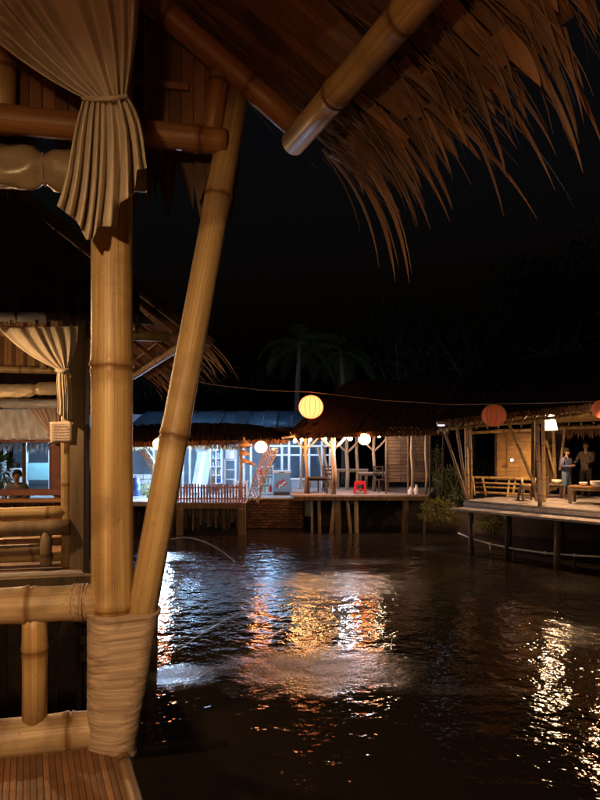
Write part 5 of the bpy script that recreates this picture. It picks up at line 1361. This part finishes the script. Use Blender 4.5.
bowl('stack of white bowls at the right end of the low brown table', on(597, 0, 16.0, ZR + 0.475), 0.17, 3)
bowl('white bowl on the small dark side table', on(557, 0, 18.1, ZR + 0.425), 0.15, 2)
curtain('brown curtain bunched between the right hut posts behind the lampshade',
        [(541, 428), (541, 434), (543, 440), (544, 446)], [(553, 428), (552, 436), (550, 442), (549, 446)],
        [(544, 446), (539, 455), (540, 475), (541, 488)], [(549, 446), (556, 456), (556, 475), (555, 490)],
        [(0, 488), (0.5, 492), (1, 490)], 19.6, 19.6, 'cloth_brown', 5, 0.06)

def flood():
    p = W(441, 423.5, 17.0); o = root('flood_light', p, 'small pale flood light on the left eave corner of the right hut', 'light')
    box('housing', p, 0.22, 0.12, 0.09, 'paint_white', o); box('lens', p + V(0, -0.01, -0.055), 0.17, 0.085, 0.015, 'lamp_cool', o); tube('bracket', [p, p + V(0.1, 0.1, 0.12)], 0.012, 'metal_dark', o, 6)
    p = W(512, 460, 18.95); o = root('wall_lamp', p, 'tiny cool white lamp on the mat wall of the right hut', 'light')
    box('back_plate', p + V(0, 0.03, 0), 0.09, 0.02, 0.09, 'paint_white', o); lathe('lens', p + V(0, 0, -0.04), [(0.001, 0), (0.035, 0.015), (0.04, 0.04), (0.035, 0.065), (0.001, 0.08)], 'lamp_cool', o, 12)
    p = W(152, 668, 8.05); o = root('mooring_post', V(p.x, p.y, 0), 'dark timber stake in the water right beside the lashed brace', 'post')
    beam('stake', V(p.x, p.y, -0.5), V(p.x + 0.02, p.y, 0.95), 0.11, 0.11, 'timber_dark', o, V(0, 1, 0)); tube('rope_loop', [V(p.x + 0.075 * math.cos(x), p.y + 0.075 * math.sin(x), 0.6 + 0.01 * math.sin(3 * x)) for x in [2 * PI * i / 16 for i in range(17)]], 0.012, 'cable_pale', o, 6)
flood()
# ---- people
def skin_mesh(name, joints, edges, mat, parent, sub=2, origin=None):
    """joints: name -> (point, radius); one continuous skinned surface"""
    names = list(joints); idx = {k: i for i, k in enumerate(names)}
    o0 = WL[parent]
    me = bpy.data.meshes.new(name)
    me.from_pydata([tuple(Vector(joints[k][0]) - o0) for k in names], [(idx[a], idx[b]) for a, b in edges], [])
    me.materials.append(MATS[mat])
    o = bpy.data.objects.new(name, me); col.objects.link(o); o.parent = parent; WL[o] = o0.copy()
    md = o.modifiers.new('skin', 'SKIN'); md.use_smooth_shade = True
    sv = me.skin_vertices[0].data
    for i, k in enumerate(names):
        r = joints[k][1]; sv[i].radius = (r, r) if not isinstance(r, tuple) else r
        sv[i].use_root = (i == 0)
    s = o.modifiers.new('sub', 'SUBSURF'); s.levels = sub; s.render_levels = sub
    return o
def person(label, foot, H, face, arms='down', seated=False, top='jacket_blue', bottom='denim', short=True, look=0.0, hands_fwd=0.0):
    """foot: ground point between the feet (or seat point), face: heading angle (0 = towards -y, the viewer)"""
    foot = Vector(foot); o = root('person', foot, label, 'person')
    cs, sn = math.cos(face), math.sin(face)
    k = H / 1.7
    def P(x, y, z): x, y, z = x * k, y * k, z * k; return foot + V(x * cs - y * sn, x * sn + y * cs, z)   # x right of picture, -y forward
    R = lambda r: r * k
    hz = 0.88 if not seated else 0.12
    J = {'pelvis': (P(0, 0, hz), R(0.095)), 'belly': (P(0, -0.01, hz + 0.14), R(0.095)), 'chest': (P(0, 0.0, hz + 0.36), R(0.125)), 'neck0': (P(0, 0.01, hz + 0.52), R(0.06)), 'neck1': (P(0, -0.005, hz + 0.575), R(0.05)),
         'jaw': (P(0, -0.03, hz + 0.625), R(0.062)), 'head': (P(0, -0.01, hz + 0.70), R(0.085)), 'crown': (P(0, 0.0, hz + 0.765), R(0.06))}
    Ed = [('pelvis', 'belly'), ('belly', 'chest'), ('chest', 'neck0'), ('neck0', 'neck1'), ('neck1', 'jaw'), ('jaw', 'head'), ('head', 'crown')]
    A = {}
    for s, n in ((-1, 'l'), (1, 'r')):
        sh = P(s * 0.175, 0.01, hz + 0.47)
        if arms == 'down': el, wr, hd = P(s * 0.23, 0.03, hz + 0.2), P(s * 0.22, -0.06, hz - 0.02), P(s * 0.215, -0.085, hz - 0.09)
        elif arms == 'fold': el, wr, hd = P(s * 0.25, -0.02, hz + 0.22), P(s * 0.08, -0.24, hz + 0.24), P(s * 0.02, -0.27, hz + 0.27)
        else: el, wr, hd = P(s * 0.26, -0.06, hz + 0.24), P(s * 0.18, -0.27, hz + 0.2), P(s * 0.16, -0.34, hz + 0.2)
        A[n] = (sh, el, wr, hd)
        J['sh' + n] = (sh, R(0.062)); J['el' + n] = (el, R(0.044)); J['wr' + n] = (wr, R(0.029)); J['hd' + n] = (hd, R(0.032))
        Ed += [('chest', 'sh' + n), ('sh' + n, 'el' + n), ('el' + n, 'wr' + n), ('wr' + n, 'hd' + n)]
        dd = (hd - wr).normalized(); a_, b_ = frame(dd)
        for q in range(5):
            sp = (q - 1.5) * 0.018 if q < 4 else s * -0.034
            ln = (0.055, 0.066, 0.062, 0.048, 0.035)[q]
            f1 = hd + a_ * R(sp) + dd * R(0.03 if q < 4 else 0.0); f2 = f1 + (dd * 0.85 - b_ * 0.35 + a_ * (0 if q < 4 else s * -0.5)).normalized() * R(ln)
            J['f%d%s' % (q, n)] = (f1, R(0.010)); J['g%d%s' % (q, n)] = (f2, R(0.008)); Ed += [('hd' + n, 'f%d%s' % (q, n)), ('f%d%s' % (q, n), 'g%d%s' % (q, n))]
        if not seated: hp, kn, an, to = P(s * 0.095, 0, hz - 0.05), P(s * 0.105, -0.015, 0.48), P(s * 0.105, 0.02, 0.075), P(s * 0.12, -0.12, 0.03)
        else: hp, kn, an, to = P(s * 0.1, 0, hz - 0.02), P(s * 0.2, -0.42, hz + 0.02), P(s * 0.06, -0.3, 0.06), P(-s * 0.06, -0.36, 0.05)
        J['hp' + n] = (hp, R(0.075)); J['kn' + n] = (kn, R(0.056)); J['an' + n] = (an, R(0.036)); J['to' + n] = (to, R(0.030))
        Ed += [('pelvis', 'hp' + n), ('hp' + n, 'kn' + n), ('kn' + n, 'an' + n), ('an' + n, 'to' + n)]
    body = skin_mesh('body', J, Ed, 'skin', o)
    # clothes: slightly larger continuous shells
    T = {'belly': (P(0, -0.01, hz + 0.12), R(0.15)), 'hem': (P(0, 0, hz - 0.17), R(0.155)), 'chest': (P(0, 0, hz + 0.36), R(0.168)), 'neck0': (P(0, 0.01, hz + 0.52), R(0.085))}
    Te = [('belly', 'hem'), ('belly', 'chest'), ('chest', 'neck0')]
    for n in 'lr':
        sh, el, wr, hd = A[n]
        T['sh' + n] = (sh, R(0.08)); T['el' + n] = (el, R(0.064)); T['cuff' + n] = (lerp(el, wr, 0.85), R(0.05)); Te += [('chest', 'sh' + n), ('sh' + n, 'el' + n), ('el' + n, 'cuff' + n)]
    skin_mesh('jacket' if arms == 'fold' else 'shirt', T, Te, top, o)
    Bt = {'waist': (P(0, 0, hz + 0.15), R(0.122)), 'seat': (P(0, 0.01, hz - 0.03), R(0.14))}; Be = [('waist', 'seat')]
    for n in 'lr':
        hp, kn, an = J['hp' + n][0], J['kn' + n][0], J['an' + n][0]
        end = lerp(kn, an, 0.15) if short else lerp(kn, an, 0.9)
        Bt['hp' + n] = (hp, R(0.108)); Bt['kn' + n] = (kn, R(0.085)); Bt['en' + n] = (end, R(0.084 if short else 0.06)); Be += [('seat', 'hp' + n), ('hp' + n, 'kn' + n), ('kn' + n, 'en' + n)]
    skin_mesh('shorts' if short else 'trousers', Bt, Be, bottom, o)
    # hair cap, face
    hc = P(0, 0.014, hz + 0.72)
    mb = MB(); v, f = [], []
    for i in range(9):
        th = -0.25 + (PI / 2 + 0.25) * i / 8
        for q in range(18):
            ph = 2 * PI * q / 18
            front = 0.5 + 0.5 * math.cos(ph + PI / 2)      # 1 towards the face
            t2 = max(th - 0.2, -0.4 + 0.75 * (1 - (0.5 + 0.5 * math.sin(ph))) ** 2)
            v.append(hc + (P(0.108 * math.cos(t2) * math.cos(ph), 0.122 * math.cos(t2) * math.sin(ph), 0.128 * math.sin(t2)) - foot) * (1 + rnd(-0.02, 0.03)))
    for i in range(8):
        for q in range(18): f.append((i * 18 + q, i * 18 + (q + 1) % 18, (i + 1) * 18 + (q + 1) % 18, (i + 1) * 18 + q))
    mk('hair', v, f, 'hair', o, smooth=True)
    for s in (-1, 1):
        v, f = lathe_geo(P(s * 0.031, -0.088, hz + 0.70), [(0.001, -0.011 * k), (0.011 * k, 0), (0.001, 0.011 * k)], 8); mk('eye', v, f, 'hair', o)
        v, f = lathe_geo(P(s * 0.09, 0.0, hz + 0.69), [(0.001, -0.03 * k), (0.014 * k, -0.01 * k), (0.016 * k, 0.015 * k), (0.001, 0.03 * k)], 8); mk('ear', v, f, 'skin', o)
    v, f = lathe_geo(P(0, -0.1, hz + 0.66), [(0.016 * k, 0), (0.012 * k, 0.02 * k), (0.001, 0.05 * k)], 8); mk('nose', v, f, 'skin', o)
    beam('mouth', P(-0.022, -0.092, hz + 0.628), P(0.022, -0.092, hz + 0.628), 0.008 * k, 0.008 * k, 'timber_red', o)
    return o
person('person in dark blue jacket and knee length shorts standing on the right hut deck', on(566.5, 0, 17.6, ZR), 1.47, 0.5, 'fold')
person('person in loose brown shirt standing behind the low table at the right', on(586, 0, 18.6, ZR), 1.66, -0.9, 'fwd', top='shirt_brown', bottom='trousers', short=False)
person('seated person in dark top seen through the window of the farther gazebo', W(17, 512, 13.0), 1.6, 0.2, 'fwd', seated=True, top='shirt_dark', bottom='trousers', short=False)

# ---- white hose along the right bank
pts = [W(458, 533, 17.0), W(470, 538, 16.8), W(490, 544, 16.4), W(515, 549, 15.8), W(545, 553, 15.2), W(575, 555.5, 14.6), W(605, 557, 14.0), W(660, 557, 13.2)]
hz_ = root('water_pipe', pts[2], 'thin white water pipe slung low along the right hut stilts', 'pipe')
tube('pipe', pts, 0.022, 'pvc', hz_, 8)
for k in (2, 4, 5): p = pts[k]; lathe('coupling', p - V(0, 0, 0.03), [(0.03, 0), (0.036, 0.01), (0.036, 0.06), (0.03, 0.07)], 'pvc', hz_, 10)
for k in (2,): tube('drip_tap', [pts[k], pts[k] + V(0, -0.02, -0.18)], 0.018, 'pvc', hz_, 6)
for k in (1, 3, 5): p = pts[k]; tube('stake', [V(p.x, p.y + 0.05, -0.5), V(p.x, p.y + 0.05, p.z + 0.05)], 0.03, 'timber_dark', hz_, 6)

# ================================================================== vegetation
def shrub(label, c, rx, ry, rz, n, mat, lf=(0.08, 0.16), name='shrub', stems=6):
    c = Vector(c); o = root(name, V(c.x, c.y, c.z - rz), label, 'shrub')
    mb = MB()
    for i in range(n):
        th, ph, r = rnd(0, 2 * PI), math.acos(rnd(-1, 1)), rnd(0.35, 1.0) ** 0.5
        r *= 0.8 + 0.25 * math.sin(3 * th + c.x) * math.sin(4 * ph + c.y)
        p = c + V(rx * r * math.sin(ph) * math.cos(th), ry * r * math.sin(ph) * math.sin(th), rz * r * math.cos(ph))
        d = (p - c).normalized() + V(rnd(-0.6, 0.6), rnd(-0.6, 0.6), rnd(-0.5, 0.3))
        l = rnd(*lf); v, f = blade_geo(p, d, jit(V(1, 0, 0), 0.8), l, l * rnd(0.3, 0.45), 0.5, 0, 3, 0.05); mb.add(v, f)
    q = mb.build('foliage', mat, o)
    for k in range(stems):
        b = V(c.x + rnd(-0.3, 0.3) * rx, c.y + rnd(-0.3, 0.3) * ry, c.z - rz - 0.1); tube('stem', [b, lerp(b, c, 0.6) + V(rnd(-0.1, 0.1), 0, 0.05), c + V(rnd(-0.6, 0.6) * rx, rnd(-0.5, 0.5) * ry, rnd(0.1, 0.5) * rz)], [0.02, 0.014, 0.006], 'bark', o, 5)
shrub('yellow green shrub on the bank between the middle hut and right hut', W(438, 511, 18.6), 0.62, 0.5, 0.42, 900, 'leaf_yellow')
shrub('small yellow green shrub growing under the right hut step plank', W(492, 522, 17.2), 0.5, 0.35, 0.26, 500, 'leaf_yellow')
shrub('taller dark green bush left of the right hut posts', W(453, 485, 19.4), 0.5, 0.5, 0.75, 900, 'leaf')
shrub('dark leafy bush behind the railing of the right hut', W(485, 474, 21.5), 0.9, 0.6, 0.55, 800, 'leaf')
shrub('small climbing green plant beside the mat wall of the middle hut', W(437, 468, 20.6), 0.22, 0.3, 0.9, 420, 'leaf')
shrub('potted yellowish plant on the walkway left of the jetty', W(150, 490, 22.0), 0.5, 0.3, 0.25, 260, 'leaf_yellow')
shrub('dark round bush at the far left beyond the window frame', W(-1, 470, 16.0), 0.45, 0.45, 0.6, 500, 'leaf')

def palm(label, p, h, lean, nf=15, fl=2.6):
    p = Vector(p); o = root('palm_tree', p, label, 'tree', 'palms behind the huts')
    pts = [p + V(lean * (q ** 2) * h, 0, h * q) for q in [i / 9 for i in range(10)]]
    tube('trunk', pts, [0.19 - 0.008 * i + (0.03 if i == 0 else 0) for i in range(10)], 'bark', o, 10)
    top = pts[-1]
    for k in range(nf):
        az = 2 * PI * k / nf + rnd(-0.2, 0.2); el = rnd(-0.1, 1.15)
        d = V(math.cos(az) * math.cos(el), math.sin(az) * math.cos(el), math.sin(el))
        mb = MB(); q = top.copy(); rach = [q.copy()]; dd = d.copy(); n = 14
        for i in range(n):
            dd = (dd + V(0, 0, -1) * 0.10 * (1 + i / n)).normalized(); q = q + dd * (fl / n); rach.append(q.copy())
            if i > 1:
                sd = dd.cross(V(0, 0, 1)).normalized()
                for s in (-1, 1):
                    for j in (0, 0.5):
                        l = 0.62 * math.sin(PI * (0.15 + 0.82 * i / n)) + 0.08
                        v, f = blade_geo(q - dd * (j * fl / n), sd * s + dd * 0.7 + V(0, 0, -0.2), dd, l, 0.045, 0.7, 0, 3, 0.05); mb.add(v, f)
        v, f, _ = tube_geo(rach, [0.03 * (1 - i / (n + 2)) for i in range(n + 1)], 5); mb.add(v, f)
        mb.build('frond', 'leaf', o)
def tree(label, p, h, r, n, mat='leaf_dark'):
    p = Vector(p); o = root('tree', p, label, 'tree', 'dark trees behind the huts')
    tk = MB(); v, f, _ = tube_geo([p, p + V(0.1, 0, h * 0.25), p + V(-0.1, 0.1, h * 0.5), p + V(0, 0, h * 0.7)], [0.3, 0.24, 0.18, 0.1], 9); tk.add(v, f)
    cl = []
    for k in range(11):
        az = rnd(0, 2 * PI); e = rnd(0.2, 1.0); c = p + V(math.cos(az) * r * rnd(0.3, 0.8), math.sin(az) * r * rnd(0.3, 0.8), h * rnd(0.5, 0.95))
        cl.append((c, rnd(0.28, 0.48) * r)); s = p + V(0, 0, h * rnd(0.35, 0.6)); v, f, _ = tube_geo([s, lerp(s, c, 0.5) + V(0, 0, 0.1), c], [0.1, 0.07, 0.03], 6); tk.add(v, f)
    tk.build('trunk', 'bark', o)
    mb = MB()
    for i in range(n):
        c, cr = random.choice(cl); d = jit(V(0, 0, 0), 1); d = d.normalized() * cr * rnd(0.3, 1) ** 0.5
        q = c + V(d.x, d.y, d.z * 0.7); l = rnd(0.2, 0.4); v, f = blade_geo(q, jit(V(0, 0, -0.2), 1), jit(V(1, 0, 0), 1), l, l * 0.45, 0.4, 0, 2, 0.1); mb.add(v, f)
    mb.build('crown', mat, o)
palm('coconut palm rising behind the big glowing lantern, left of the pair', on(296, 0, 30, 1.1), 6.8, 0.03)
palm('taller coconut palm behind the middle hut roof, right of the pair', on(345, 0, 29, 1.1), 6.3, -0.02)
for (x, dd, h, r, l) in ((400, 34, 10, 4.5, 'dark broad tree behind the middle hut mat wall'), (470, 32, 11, 4.8, 'dark broad tree behind the gap between the right huts'), (560, 30, 11.5, 5, 'dark tall tree behind the lampshade of the right hut'), (640, 28, 12, 5, 'dark tree at the right edge of the picture'), (215, 40, 6.5, 4, 'low dark tree behind the stall sheet roof'), (120, 38, 8, 4.5, 'dark tree behind the left end of the stall'), (20, 30, 9, 5, 'dark tree behind the left gazebos')):
    tree(l, on(x, 0, dd, 1.2), h, r, 2600)

# ================================================================== aerators: jets and spray on the pond
def jet(label, a, b, apex, r=0.012):
    """a,b pixel points on the water, apex height in metres"""
    d0, d1 = EYE * F / (a[1] - HY), EYE * F / (b[1] - HY)
    p0, p1 = W(a[0], a[1], d0), W(b[0], b[1], d1)
    o = root('water_jet', p0, label, 'water jet', 'aerator jets on the pond')
    pts = [lerp(p0, p1, q) + V(0, 0, 4 * apex * q * (1 - q)) for q in [i / 24 for i in range(25)]]
    tube('stream', pts, [r * (0.6 + 0.5 * i / 24) for i in range(25)], 'spray', o, 6)
    lathe('nozzle', p0 - V(0, 0, 0.05), [(0.03, 0), (0.03, 0.08), (0.018, 0.12), (0.001, 0.12)], 'metal_dark', o, 10)
    mb = MB()
    for i in range(500):
        q = rnd(0.15, 1) ; s = 0.012 + 0.09 * q * q
        p = lerp(p0, p1, q) + V(rnd(-s, s), rnd(-s, s), 4 * apex * q * (1 - q) + rnd(-s, s) * 0.6)
        if p.z < 0.004: continue
        k = rnd(0.002, 0.005); mb.add([p + V(k, 0, -k), p + V(-k, k, -k), p + V(-k, -k, -k), p + V(0, 0, k)], [(0, 1, 2), (0, 3, 1), (1, 3, 2), (2, 3, 0)])
    mb.build('droplet_spray', 'spray', o)['kind'] = 'stuff'
jet('thin arcing water jet crossing the blue reflection near the brace', (176, 652), (318, 606), 0.30)
jet('low water jet arc in front of the timber jetty', (140, 556), (235, 562), 0.55, 0.006)
